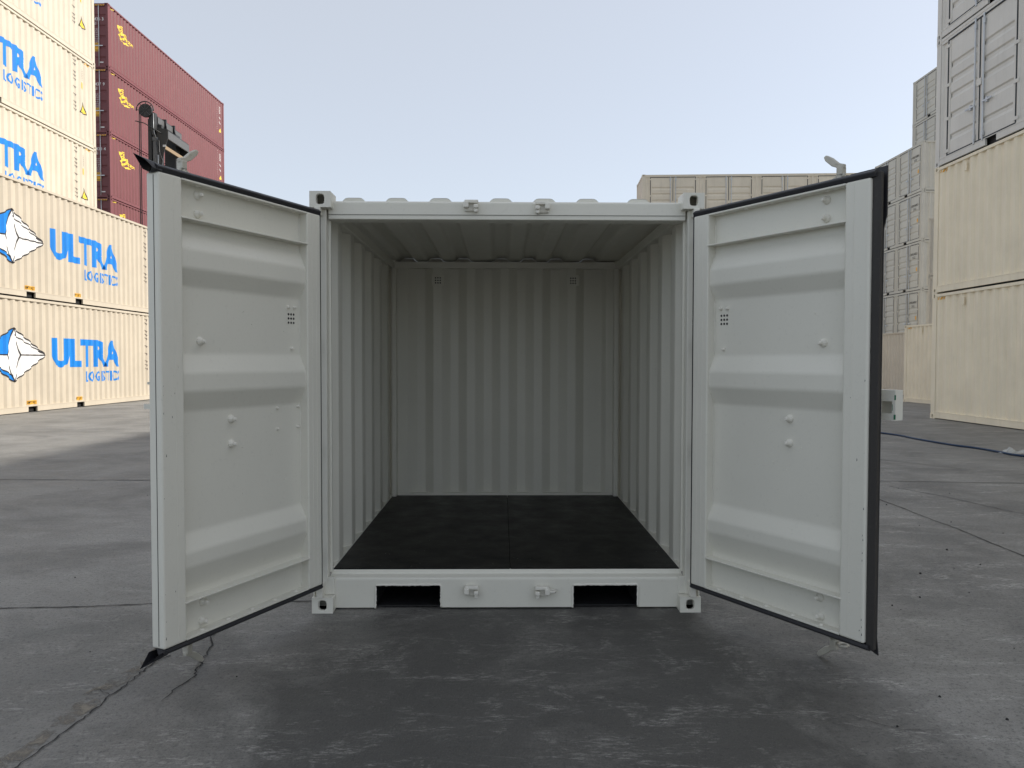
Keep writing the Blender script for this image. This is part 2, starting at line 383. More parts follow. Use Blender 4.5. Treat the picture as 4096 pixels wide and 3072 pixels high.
# loose grit
gm_ = MB(); rnd = random.Random(3)
for i in range(110):
    if i < 80: x, y = rnd.uniform(1.3, 5.5), rnd.uniform(-1.6, 4.5)
    else: x, y = rnd.uniform(-4.5, 1.2), rnd.uniform(-1.6, 4)
    if -1.05 < x < 1.05 and y > -.05: continue
    r = rnd.uniform(.0025, .0065) * (1.5 if rnd.random() < .12 else 1)
    gm_.dome((x, y, gz(x, y)), (rnd.uniform(-.2, .2), rnd.uniform(-.2, .2), 1), r, r * 1.1, n=5, stages=((1, -.3), (.85, .6), (.35, 1)))
g_ = gm_.build('loose_grit', M['crack']); tag(g_, 'scattered dark grit on the concrete', 'grit', kind='stuff')

# ------------------------------------------------------------------ the open mini container
MC = empty('open_container', (0, 0, 0))
tag(MC, 'small light grey shipping container standing open with both doors swung wide', 'container')
HW, HH, LL = 1.012, 2.177, 2.44
def casting(sx, sy, sz, hw, hh, n=16, holes=('y-', 'x-')):
    """corner casting, corner at origin, with rounded holes through its outer faces"""
    m = MB()
    def face(fu, W_, H_, inward):
        cx, cz = W_ / 2, H_ / 2; ring = []; out = []
        for j in range(n):
            t = 2 * math.pi * (j + .5) / n; c, s_ = math.cos(t), math.sin(t)
            e = .62
            ring.append((cx + hw * abs(c) ** e * (1 if c > 0 else -1), cz + hh * abs(s_) ** e * (1 if s_ > 0 else -1)))
            k = 1 / max(abs(c) / cx, abs(s_) / cz); out.append((cx + c * k, cz + s_ * k))
        vs_ = [fu(p[0], p[1], 0) for p in out] + [fu(p[0], p[1], 0) for p in ring] + [fu(p[0], p[1], inward) for p in ring]
        fs = [(i, (i + 1) % n, (i + 1) % n + n, i + n) for i in range(n)] + [(i + n, (i + 1) % n + n, (i + 1) % n + 2 * n, i + 2 * n) for i in range(n)]
        # corners of the rectangle
        for (ux, uz) in ((0, 0), (W_, 0), (W_, H_), (0, H_)):
            best = sorted(range(n), key=lambda j: (out[j][0] - ux) ** 2 + (out[j][1] - uz) ** 2)[:2]
            vs_.append(fu(ux, uz, 0)); fs.append((best[0], best[1], len(vs_) - 1))
        m.add(vs_, fs)
    faces = {'y-': (lambda a, b, d: (a, d, b), sx, sz), 'x-': (lambda a, b, d: (d, a, b), sy, sz)}
    for h in holes: face(*faces[h], .022 * sx / .11)
    b = MB().box(0, sx, 0, sy, 0, sz); keep = {'y-': 2, 'x-': 5}
    skip = [keep[h] for h in holes]
    b.f = [f for i, f in enumerate(b.f) if i not in skip]
    # dark hollow inside
    t = .022 * sx / .11
    m.add(b.v, b.f)
    return m
for sx_ in (-1, 1):
    for (yy, fr) in ((0, 1), (LL, -1)):
        for zz in (0, HH - .082):
            cm = casting(.109, .125, .082, .021, .026)
            o = cm.mapped(lambda p: (sx_ * (-HW + p[0]) * -1 if sx_ > 0 else -HW + p[0], yy + fr * p[1], zz + p[2])) if False else cm.mapped(lambda p: ((-HW + p[0]) if sx_ < 0 else (HW - p[0]), yy + fr * p[1], zz + p[2]))
            c_ = o.build('corner_casting', M['grey'], MC, bevel=.004)
# front posts (the hinge posts are mostly behind the doors)
for s in (-1, 1):
    x = lambda v: s * v
    m = MB().box(*sorted((x(.938), x(.995))), .045, .10, .082, HH - .082)
    m.build('corner_post', M['grey'], MC, bevel=.006)
    MB().box(*sorted((x(.926), x(.94))), .098, .118, .19, 2.06).build('post_flange', M['grey'], MC, bevel=.003)
    MB().box(*sorted((x(.94), x(.985))), .1, .15, .19, 2.06).build('post_inner_channel', M['grey'], MC, bevel=.004)
    MB().box(*sorted((x(.88), x(.995))), LL - .09, LL - .02, .082, HH - .082).build('rear_post', M['grey'], MC, bevel=.005)
    MB().box(*sorted((x(1.0), x(1.008))), .015, .05, .085, .16).build('hinge_lug', M['grey'], MC)
    MB().box(*sorted((x(.955), x(.985))), -.012, .045, .083, .155).build('hinge_lug', M['weld'], MC, bevel=.003)
    MB().box(*sorted((x(.955), x(.985))), -.012, .045, 2.055, 2.094).build('hinge_lug', M['weld'], MC, bevel=.003)
# header and sill
m = MB().prism([(.06, 2.045), (.06, 2.132), (.068, 2.14), (.155, 2.14), (.155, 2.045)], 'x', -.93, .93); hd = m.build('header', M['grey'], MC, bevel=.004)
MB().box(-.93, .93, .0565, .0605, 2.068, 2.0695).build('seam', M['joint'], hd)
# sill with two pocket openings: built round the openings
P0, P1, PZ = .350, .690, .128
front = MB()
for a, b, z0, z1 in ((-.905, -P1, .011, .155), (-P1, -P0, PZ, .155), (-P0, P0, .011, .155), (P0, P1, PZ, .155), (P1, .905, .011, .155)):
    front.box(a, b, .06, .072, z0, z1)
sill = front.build('sill', M['grey'], MC)
MB().prism(rounded([(.06, .155), (.062, .168), (.075, .172), (.105, .176), (.109, .196), (.12, .198)], .006), 'x', -.935, .935)
prof = rounded([(.0598, .154), (.061, .166), (.074, .1715), (.112, .1760), (.1155, .198), (.13, .199)], .006)
MB().strip(prof, 'x', -.935, .935).build('sill_ledge', M['grey'], MC, smooth=False)
MB().box(-.96, -.905, .05, .075, .083, .1755).build('sill_end', M['grey'], MC, bevel=.004)
MB().box(.905, .96, .05, .075, .083, .1755).build('sill_end', M['grey'], MC, bevel=.004)
for s in (-1, 1):
    a, b = sorted((s * P0, s * P1))
    # tunnel
    t = MB(); t.box(a, b, .0725, LL - .1, PZ, PZ + .005); t.box(a - .005, a, .0725, LL - .1, .008, PZ); t.box(b, b + .005, .0725, LL - .1, .008, PZ)
    t.box(a, b, .45, .46, .008, PZ); t.build('fork_pocket', M['pocket'], MC)
    MB().box(a + .004, b - .004, .085, LL - .1, .010, .016).build('fork_pocket_plate', M['pocket'], MC)
    rnd = random.Random(5 + s); pts = []; rad = []
    path = [(a - .003, .008), (a - .003, PZ - .006), (a + .004, PZ + .003), (b - .004, PZ + .003), (b + .003, PZ - .006), (b + .003, .008)]
    for (p, q) in zip(path[:-1], path[1:]):
        k = max(2, int(math.hypot(q[0] - p[0], q[1] - p[1]) / .008))
        for i in range(k):
            t_ = i / k; pts.append((p[0] + (q[0] - p[0]) * t_ + rnd.uniform(-.0012, .0012), .0595, p[1] + (q[1] - p[1]) * t_ + rnd.uniform(-.0012, .0012))); rad.append(rnd.uniform(.0045, .0072))
    MB().tube(pts, rad, 6).build('weld_bead', M['weld'], MC, smooth=True)
# cam keepers
def keeper(cx, cz, up, flip, ring):
    m = MB(); f = -1 if flip else 1
    X = lambda v: cx + f * v
    def bb(x0, x1, y0, y1, z0, z1, mb):
        x0, x1 = sorted((X(x0), X(x1))); z0, z1 = (cz + z0 * up, cz + z1 * up); z0, z1 = min(z0, z1), max(z0, z1); mb.box(x0, x1, y0, y1, z0, z1)
    bb(-.036, .036, .045, .06, -.026, .028, m)
    base = m.build('cam_keeper', M['weld'], MC, bevel=.006)
    j = MB(); bb(-.040, -.014, .012, .05, -.012, .02, j); bb(.012, .036, .012, .05, -.014, .006, j); bb(-.036, .036, .022, .048, .012, .030, j)
    bb(.014, .032, .02, .05, -.034, -.014, j); j.build('jaw', M['weld'], base, bevel=.005)
    if ring:
        p = [(cx + .052 + .019 * math.cos(t), .035 + .016 * math.sin(t), cz + .004) for t in [k * math.pi / 6 for k in range(13)]]
        MB().tube(p, .0065, 6).build('seal_ring', M['weld'], base, smooth=True)
keeper(-.187, 2.112, 1, False, False); keeper(.179, 2.106, 1, True, False)
keeper(-.185, .103, 1, False, False); keeper(.184, .099, 1, True, True)
# side walls
def wall_prof(y0, y1, x_in, x_out, fl, sl_, start=.0):
    pts = [(y0, x_out)]; y = y0 + start; st = 0
    cur = x_out
    while True:
        nxt = x_in if cur == x_out else x_out
        a, b = y, y + sl_
        if b > y1 - .02: break
        pts += [(a, cur), (b, nxt)]; cur = nxt; y = b + fl
    pts.append((y1, cur)); return pts
for s in (-1, 1):
    pr = wall_prof(.14, LL - .09, .926, .970, .105, .070, .06)
    m = MB(); m.strip([(s * p[1], p[0]) for p in rounded(pr, .008, 2)], 'z', .175, 2.075)
    m.build('side_wall', M['grey'], MC, recalc=False)
    MB().box(*sorted((s * .924, s * .985)), .14, LL - .08, .178, .2075).build('bottom_rail', M['grey'], MC, bevel=.003)
    m = MB().box(*sorted((s * .905, s * .985)), .14, LL - .08, 2.06, 2.12).build('top_rail', M['grey'], MC, bevel=.004)
    # small welded pins down the wall
    for k, (yy, zz) in enumerate(((.38, 1.80), (.72, 1.80), (1.42, 1.80))):
        MB().dome((s * .945, yy, zz), (-s, 0, 0), .007, .012, 6).build('lashing_pin', M['weld'], MC)
# rear wall
pr = []; xx = -.86; cur = LL - .10
pts = [(-.89, LL - .125), (-.80, LL - .125)]
x = -.80; inn = True
while x < .70:
    x2 = x + .070; pts += [(x, LL - .125 if inn else LL - .078), (x2, LL - .078 if inn else LL - .125)]; inn = not inn; x = x2 + .068
pts += [(.80, pts[-1][1]), (.83, LL - .125), (.89, LL - .125)]
m = MB().strip(rounded(pts, .006, 2), 'z', .2, 2.075); m.build('rear_wall', M['grey'], MC, recalc=False)
MB().box(-.93, .93, LL - .14, LL - .03, 2.07, 2.122).build('rear_header', M['grey'], MC, bevel=.004)


MB().box(-.93, .93, LL - .132, LL - .03, .16, .222).build('rear_sill', M['grey'], MC, bevel=.003)
for s in (-1, 1): MB().box(*sorted((s * .885, s * .93)), LL - .20, LL - .13, .2, 2.07).build('rear_corner_trim', M['grey'], MC, bevel=.012)
def hole_disc(mb, c, ex, ez, nrm, r):
    n = 8; c = Vector(c); ex = Vector(ex); ez = Vector(ez)
    mb.add([c + (ex * math.cos(2 * math.pi * j / n) + ez * math.sin(2 * math.pi * j / n)) * r for j in range(n)], [tuple(range(n))])
for cx in (-.553, .556):
    MB().box(cx - .05, cx + .05, LL - .1275, LL - .126, 1.93, 2.02).build('vent_plate', M['grey'], MC)
    h = MB()
    for i in (-1, 0, 1):
        for k in (-1, 0, 1): hole_disc(h, (cx + i * .019, LL - .129, 1.972 + k * .0205), (1, 0, 0), (0, 0, 1), None, .0062)
    h.build('vent_holes', M['ink'], MC, recalc=False)
# roof with raised swages running back from the header
rp = [(-.99, 2.136)]
for c in (-.805, -.579, -.352, -.035, .193, .42, .689):
    rp += [(c - .068, 2.136), (c - .042, 2.164), (c + .042, 2.164), (c + .068, 2.136)]
rp += [(.99, 2.136)]
rr_ = [(p[0], p[1] - .001) for p in rounded(rp, .012, 2)]
MB().prism([(-.985, 2.09)] + rr_ + [(.985, 2.09)], 'y', .100, .103).build('header_backing', M['grey'], MC)
MB().prism([(-.985, 2.09)] + rr_ + [(.985, 2.09)], 'y', LL - .036, LL - .031).build('rear_header_plate', M['grey'], MC)
MB().strip(rounded(rp, .012, 2), 'y', .099, LL - .03).build('roof', M['grey'], MC, recalc=False)
# floor: two black boards
for a, b in ((-.925, .016), (.019, .925)):
    MB().box(a, b, .118, LL - .133, .185, .203).build('floor_board', M['floor'], MC, bevel=.0015, seg=1)
MB().box(-.92, .92, .125, LL - .133, .150, .183).build('floor_bearer', M['pocket'], MC)
scr = MB()
for xx in (-.88, -.45, -.03, .06, .45, .88):
    for yy in (.16, .55, .95, 1.4, 1.85, 2.25):
        hole_disc(scr, (xx + random.uniform(-.01, .01), yy + random.uniform(-.02, .02), .2042), (1, 0, 0), (0, 1, 0), None, .006)
scr.build('screw_heads', M['joint'], MC, recalc=False)['kind'] = 'stuff'
# paint flecks on the floor
fl = MB(); rnd = random.Random(11)
for i in range(46):
    xx = rnd.uniform(-.85, .9); yy = .14 + abs(rnd.gauss(0, .22)) if i < 30 else rnd.uniform(.3, 2)
    r = rnd.uniform(.001, .0035); fl.add([(xx, yy, .2045), (xx + r * 2.2, yy + r * .5, .2045), (xx + r, yy + r * 1.6, .2045)], [(0, 1, 2)])
fl.build('paint_flecks', M['weld'], MC, recalc=False)['kind'] = 'stuff'

# ---- doors
DW, Z0, Z1 = .9675, .165, 2.045
def make_door(side, ang):
    m_ = 1 if side < 0 else -1                       # local y = inward for the left leaf, outward for the right one
    ff = lambda p: (p[0], p[1] * m_, p[2])
    def B(mb, name, mat, par, **kw): return mb.mapped(ff).build(name, mat, par, **kw)
    # pressed panel
    zp = [(-.050, Z0 + .004), (-.050, .347), (-.012, .458), (-.012, .520), (-.050, .594), (-.050, 1.099), (-.012, 1.183), (-.012, 1.259), (-.050, 1.339),
          (-.050, 1.616), (-.012, 1.690), (-.012, 1.767), (-.050, 1.850), (-.050, Z1 - .004)]
    pm = MB().strip(rounded(zp, .011, 5), 'x', .07, .88).mapped(ff)
    door = pm.build('door', M['grey'], MC)
    door.location = (side * .947, -.0415, 0)
    d = (side * math.sin(ang), -math.cos(ang)); door.rotation_euler = (0, 0, math.atan2(d[1], d[0]))
    B(MB().box(0, .100, -.062, 0, Z0, Z1), 'hinge_stile', M['grey'], door, bevel=.006)
    B(MB().box(.030, .034, -.001, .0012, Z0 + .01, Z1 - .01).box(.062, .065, -.001, .0012, Z0 + .01, Z1 - .01), 'stile_groove', M['weld'], door)
    B(MB().box(.854, DW, -.070, 0, Z0 - .001, Z1 + .001), 'lock_stile', M['grey'], door, bevel=.009, seg=3)
    B(MB().box(.895, .897, -.001, .0009, Z0 + .01, Z1 - .01), 'stile_groove', M['weld'], door)
    B(MB().box(DW - .002, DW + .001, -.030, -.027, Z0 + .01, Z1 - .01), 'stile_groove', M['joint'], door)
    B(MB().box(.098, .856, -.056, -.001, Z1 - .009, Z1 - .0005), 'top_rail', M['grey'], door, bevel=.002)
    B(MB().box(.098, .856, -.056, -.001, Z0 + .0005, Z0 + .009), 'bottom_rail', M['grey'], door, bevel=.002)
    B(MB().box(.094, .862, -.051, .003, 1.884, 1.891), 'upper_shelf', M['grey'], door, bevel=.002)
    B(MB().box(.094, .862, -.051, .003, .318, .325), 'lower_shelf', M['grey'], door, bevel=.002)
    # weld beads down the hinge stile
    rnd = random.Random(2 + side); pts = []; rad = []
    z = Z0 + .02
    while z < Z1 - .02:
        pts.append((.1015 + rnd.uniform(-.0006, .0006), -.0485, z)); rad.append(rnd.uniform(.002, .0042)); z += .012
    B(MB().tube([(p[0], p[1] if (p[2] > 1.86 or p[2] < .34 or .6 < p[2] < 1.09 or 1.35 < p[2] < 1.61) else -.056, p[2]) for p in pts], rad, 5), 'weld_bead', M['weld'], door, smooth=True)
    # bolts
    def bolt(u, z, r, h, name='bolt_head', y=-.050):
        big = ((1, 0), (.95, .18), (.72, .36), (.55, .5), (.5, .8), (.3, 1))
        r, h = r * 1.25, h * 1.15
        B(MB().dome((u, y, z), (0, 1, 0), r, h, 10, stages=big if r > .0115 else ((1, 0), (.9, .5), (.45, 1))), name, M['weld'], door, smooth=False)
    for (u, z) in ((.735, 2.002), (.735, 1.924), (.728, 1.391), (.560, 1.052), (.560, .942), (.728, .284), (.733, .203)): bolt(u, z, .0155, .030)
    for (u, z) in ((.845, 1.926), (.845, 1.390), (.845, .262), (.845, .182)): bolt(u, z, .011, .02)
    for (u, z) in ((.187, 1.571), (.142, 1.572), (.163, 1.371), (.735, 1.70)): bolt(u, z, .007, .014, 'rivet') if z != 1.70 else None
    if side < 0:
        for (u, z) in ((.266, 1.084), (.122, 1.085), (.265, .984), (.123, .984)): bolt(u, z, .006, .012, 'rivet')
    for k in range(5):
        u = .17 + k * .146
        B(MB().dome((u, -.026, Z0 + .009), (0, 0, 1), .011, .006, 8), 'rivet', M['weld'], door)
        B(MB().dome((u, -.026, Z1 - .009), (0, 0, -1), .011, .006, 8), 'rivet', M['weld'], door)
    rnd = random.Random(9 + side)
    rn = MB()
    for k in range(9): rn.dome((rnd.uniform(.15, .84), -.050, rnd.choice((rnd.uniform(.62, 1.08), rnd.uniform(1.36, 1.6)))), (0, 1, 0), .0028, .003, 6)
    for k in range(8): rn.dome((rnd.uniform(.87, .95), 0, rnd.uniform(.2, 2)), (0, 1, 0), .0025, .002, 6)
    B(rn, 'paint_runs', M['weld'], door)['kind'] = 'stuff'
    ch = MB(); rnd = random.Random(21 + side)          # nicked paint along the free stile
    for k in range(14):
        u_ = rnd.choice((DW - .012, DW - .010, rnd.uniform(.89, .95))); z_ = Z0 + .02 + (rnd.random() ** 2) * 1.2; q = rnd.uniform(.0015, .0045)
        ch.add([(u_, .0007, z_), (u_ + q, .0007, z_ + q * rnd.uniform(.5, 2)), (u_ + q * .3, .0007, z_ + q * rnd.uniform(2, 4))], [(0, 1, 2)])
    B(ch, 'paint_nicks', M['joint'], door, recalc=False)['kind'] = 'stuff'
    h = MB()
    for i in (-1, 0, 1):
        for k in (-1, 0, 1): hole_disc(h, (.164 + i * .0185, -.0485, 1.517 + k * .0205), (1, 0, 0), (0, 0, 1), None, .0060)
    B(h, 'vent_holes', M['ink'], door, recalc=False)
    # rubber gasket: a bulb along the edge and a fin behind it
    def bulb(pts, r): B(MB().tube(pts, r, 8), 'gasket', M['rubber2'], door, smooth=True)
    uE = DW + .002
    gt, gb = Z1 + .011, Z0 - .011
    top = MB().prism(rounded([(-.034, Z1 + .0015), (-.032, Z1 + .024), (-.016, Z1 + .033), (.004, Z1 + .020), (-.004, Z1 + .0015)], .006) , 'x', -.004, DW + (.018 if side > 0 else .004))
    B(top, 'gasket', M['black'], door)
    bot = MB().prism(rounded([(-.034, Z0 - .0025), (-.032, Z0 - .022), (-.016, Z0 - .029), (.004, Z0 - .016), (-.004, Z0 - .0025)], .006), 'x', -.004, DW + (.018 if side > 0 else .004))
    B(bot, 'gasket', M['black'], door)
    B(MB().box(-.010, -.001, -.05, -.006, Z0 - .01, Z1 + .01), 'gasket', M['black'], door)
    B(MB().box(-.002, DW - (.02 if side < 0 else .01), -.068, -.063, Z1 + .002, Z1 + .034), 'gasket_fin', M['black'], door)
    B(MB().box(-.002, DW - (.02 if side < 0 else .01), -.068, -.063, Z0 - .034, Z0 - .002), 'gasket_fin', M['black'], door)
    if side > 0:
        B(MB().prism([(DW + .0015, -.045), (DW + .032, -.040), (DW + .034, -.018), (DW + .0015, -.012)], 'z', Z0 - .022, Z1 + .022), 'gasket', M['rubber2'], door, bevel=.004)
        B(MB().prism([(.80, Z1 + .026), (.842, Z1 + .045), (1.003, Z1 + .047), (1.003, 1.900), (.990, 1.845), (.988, Z0 + .02), (.996, Z0 - .05), (.955, Z0 - .035), (.952, Z0), (.952, Z1 + .02)], 'y', -.062, -.056), 'gasket_fin', M['black'], door)
    else:
        # torn open ends of the profile at the free corners
        for (zb, dz) in ((Z1, 1), (Z0, -1)):
            B(MB().add([(DW - .015, .004, zb + .004 * dz), (DW - .030, -.016, zb + .031 * dz), (DW - .030, -.066, zb + .034 * dz), (DW - .015, -.066, zb + .004 * dz),
                        (DW + .022, -.004, zb + .010 * dz), (DW + .045, -.022, zb + .040 * dz), (DW + .072, -.050, zb + .058 * dz), (DW + .020, -.062, zb + .010 * dz), (DW + .010, -.03, zb - .004 * dz)],
                       [(0, 1, 5, 4), (1, 2, 6, 5), (2, 3, 7, 6), (3, 0, 8, 7), (0, 4, 8)]), 'gasket_end', M['black'], door)
    # locking bar on the outside with cams top and bottom
    ub = .765
    bar = B(MB().tube([(ub, -.098, Z0 - .085), (ub, -.098, Z1 + .085)], .0155, 10), 'locking_bar', M['galv'], door, smooth=True)
    for (zc, s) in ((Z1 + .080, 1), (Z0 - .080, -1)):
        c = MB().box(ub - .012, ub + .016, -.114, -.082, zc - .018, zc + .018)
        for q in (-1, 1):
            k_ = 1.25 if q * s > 0 else .9
            pr_ = [(ub - .012, zc + q * .002), (ub + .018, zc + q * .008), (ub + .020, zc + q * .026), (ub - .008, zc + q * .036), (ub - .040, zc + q * .052 * k_), (ub - .068, zc + q * .066 * k_), (ub - .080, zc + q * .060 * k_), (ub - .072, zc + q * .046 * k_), (ub - .040, zc + q * .028), (ub - .018, zc + q * .018)]
            c.prism(pr_, 'y', -.108, -.088)
        B(c, 'cam', M['galv'], bar, bevel=.004)
        if side > 0 and s < 0:
            p = [(ub + .045 + .020 * math.cos(t), -.098 + .02 * math.sin(t), zc + .004) for t in [k * math.pi / 6 for k in range(13)]]
            B(MB().tube(p, .006, 6), 'eye', M['galv'], bar, smooth=True)
    for zc in (.45, 1.0, 1.25, 1.75): B(MB().box(ub - .03, ub + .03, -.120, -.07, zc - .02, zc + .02), 'bar_guide', M['galvd'], door, bevel=.004)
    B(MB().box(ub - .30, ub, -.125, -.113, 1.10, 1.13), 'handle', M['galvd'], door, bevel=.004)
    for zc in (.3, .85, 1.4, 1.92): B(MB().box(-.03, .12, -.075, -.063, zc - .03, zc + .03), 'hinge_blade', M['grey'], door, bevel=.003)
    if side > 0:
        # lock box reaching past the free edge
        bx = MB(); u0, u1, y0, y1, z0, z1 = .90, 1.026, -.150, -.098, 1.073, 1.196
        hu0, hu1, hz0, hz1 = .966, 1.012, 1.101, 1.150
        for (a, b, c, d2) in ((u0, u1, z0, hz0), (u0, u1, hz1, z1), (u0, hu0, hz0, hz1), (hu1, u1, hz0, hz1)): bx.box(a, b, y1 - .004, y1, c, d2)
        bx.box(u1 - .004, u1, y0, y1 - .0045, z0, z1).box(u0, u1 - .0045, y0, y1 - .0045, z1 - .004, z1).box(u0, u1 - .0045, y0, y1 - .0045, z0, z0 + .004).box(u0, u1 - .0045, y0, y0 + .004, z0 + .0045, z1 - .0045)
        lb = B(bx, 'lock_box', M['grey'], door)
        B(MB().box(u1 - .006, u1 + .0006, y1 - .003, y1 + .0006, z0 + .004, hz0 - .004).box(u1 - .004, u1 + .0006, y1 - .003, y1 + .0006, hz1 + .006, z1 - .02).box(u1 - .012, u1 - .0103, y1 - .003, y1 + .0008, hz0 + .012, hz1 - .012), 'paint_chip', M['chip'], lb)
    else:
        B(MB().box(.86, .938, -.112, -.104, 1.214, 1.224), 'lock_plate', M['grey'], door)
        B(MB().box(.86, .937, -.135, -.098, 1.115, 1.135), 'lock_plate', M['grey'], door)
    return door
D1 = make_door(-1, R(25.37)); tag(D1, 'left door leaf, cooler grey, gasket torn at its free corners')
D2 = make_door(1, R(30.62)); tag(D2, 'right door leaf with black rubber gasket and lock box')

# ------------------------------------------------------------------ yard containers
T = 2.896; WID = 2.438
def corr(L):
    """corrugation folds along a side wall: list of (s, y)"""
    pts = []; s = .17; y = .022
    pts.append((s, .022)); s += .06
    out = True
    n = int((L - .40) / .278); rest = (L - .40) - n * .278
    s += rest / 2
    for i in range(n):
        pts += [(s, .022), (s + .060, .064), (s + .139, .064), (s + .199, .022)]; s += .278
    pts.append((L - .17, .022)); return pts
def cprof(pts, s):
    for (a, b) in zip(pts[:-1], pts[1:]):
        if a[0] <= s <= b[0]: return a[1] + (b[1] - a[1]) * ((s - a[0]) / max(1e-6, b[0] - a[0]))
    return .022
CAST = {}
def cast_mesh(mat):
    if mat not in CAST:
        CAST[mat] = (casting(.178, .162, .118, .032, .040).mesh('corner_casting', M[mat]), MB().box(.04, .15, .035, .14, .012, .106).mesh('hollow', M['pocket']))
    return CAST[mat]
def add_castings(root, L, mat, which=None):
    me, ho = cast_mesh(mat)
    for ix in (0, 1):
        for iy in (0, 1):
            for iz in (0, 1):
                o = bpy.data.objects.new('corner_casting', me); COL.objects.link(o); o.parent = root
                o.location = (L if ix else 0, WID if iy else 0, T - .004 - .118 if iz else 0); o.scale = (-1 if ix else 1, -1 if iy else 1, 1)
def rails(root, L, mat, pockets=()):
    # bottom rail of the front face, split at the fork pockets
    xs = [.178]; 
    for p in pockets: xs += [p - .18, p + .18]
    xs.append(L - .178); b = MB()
    for a, c in zip(xs[0::2], xs[1::2]): b.box(a, c, .006, .05, .020, .150)
    b.build('bottom_rail', M[mat], root)
    MB().box(.15, L - .15, .0, .075, .150, .166).build('bottom_rail_lip', M[mat], root)
    for p in pockets:
        MB().box(p - .178, p + .178, .10, .11, .018, .149).build('fork_pocket', M['pocket'], root)
        MB().box(p - .179, p + .179, .012, .10, .1445, .1495).build('fork_pocket_roof', M['pocket'], root)
    MB().box(.15, L - .15, .004, .07, T - .085, T - .022).build('top_rail', M[mat], root)
    MB().box(.178, L - .178, WID - .07, WID - .004, T - .085, T - .022).build('top_rail', M[mat], root)
    MB().box(.178, L - .178, WID - .05, WID - .006, .03, .15).build('bottom_rail', M[mat], root)
def posts(root, L, mat):
    for ix in (0, 1):
        x0, x1 = (.006, .166) if ix == 0 else (L - .166, L - .006)
        for y0, y1 in ((.006, .12), (WID - .12, WID - .006)):
            MB().box(x0, x1, y0, y1, .118, T - .122).build('corner_post', M[mat], root)
def shell(root, L, mat, front=True, ends=(True, True)):
    c = corr(L)
    if front: MB().strip([(p[0], p[1]) for p in c], 'z', .15, T - .07).build('side_wall', M[mat], root, recalc=False)
    MB().strip([(p[0], WID - p[1]) for p in c], 'z', .15, T - .07).build('side_wall', M[mat], root, recalc=False)
    MB().box(.05, L - .05, .06, WID - .06, T - .06, T - .03).build('roof', M[mat], root)
    MB().box(.05, L - .05, .06, WID - .06, .13, .16).build('underfloor', M['pocket'], root)
    for ix in (0, 1):
        if not ends[ix]: continue
        x = .03 if ix == 0 else L - .03; sg = 1 if ix == 0 else -1
        pts = [(x, .12)]; y = .2
        while y < WID - .36: pts += [(x, y), (x + sg * .045, y + .05), (x + sg * .045, y + .15), (x, y + .2)]; y += .29
        pts.append((x, WID - .12))
        MB().strip(pts, 'z', .15, T - .1).build('end_wall', M[mat], root, recalc=False)
        MB().box(*sorted((x - sg * .02, x + sg * .05)), .162, WID - .162, .02, .15).build('end_sill', M[mat], root)
        MB().box(*sorted((x - sg * .02, x + sg * .05)), .162, WID - .162, T - .11, T - .022).build('end_header', M[mat], root)
def hazard(root, x0, mat='orange', face='front', w=.30):
    """small black and yellow stripe by the top corner"""
    sh = [poly2([(x0 + k * .075, T - .155), (x0 + k * .075 + .04, T - .155), (x0 + k * .075 + .075, T - .095), (x0 + k * .075 + .035, T - .095)]) for k in range(int(w / .075))]
    return sh
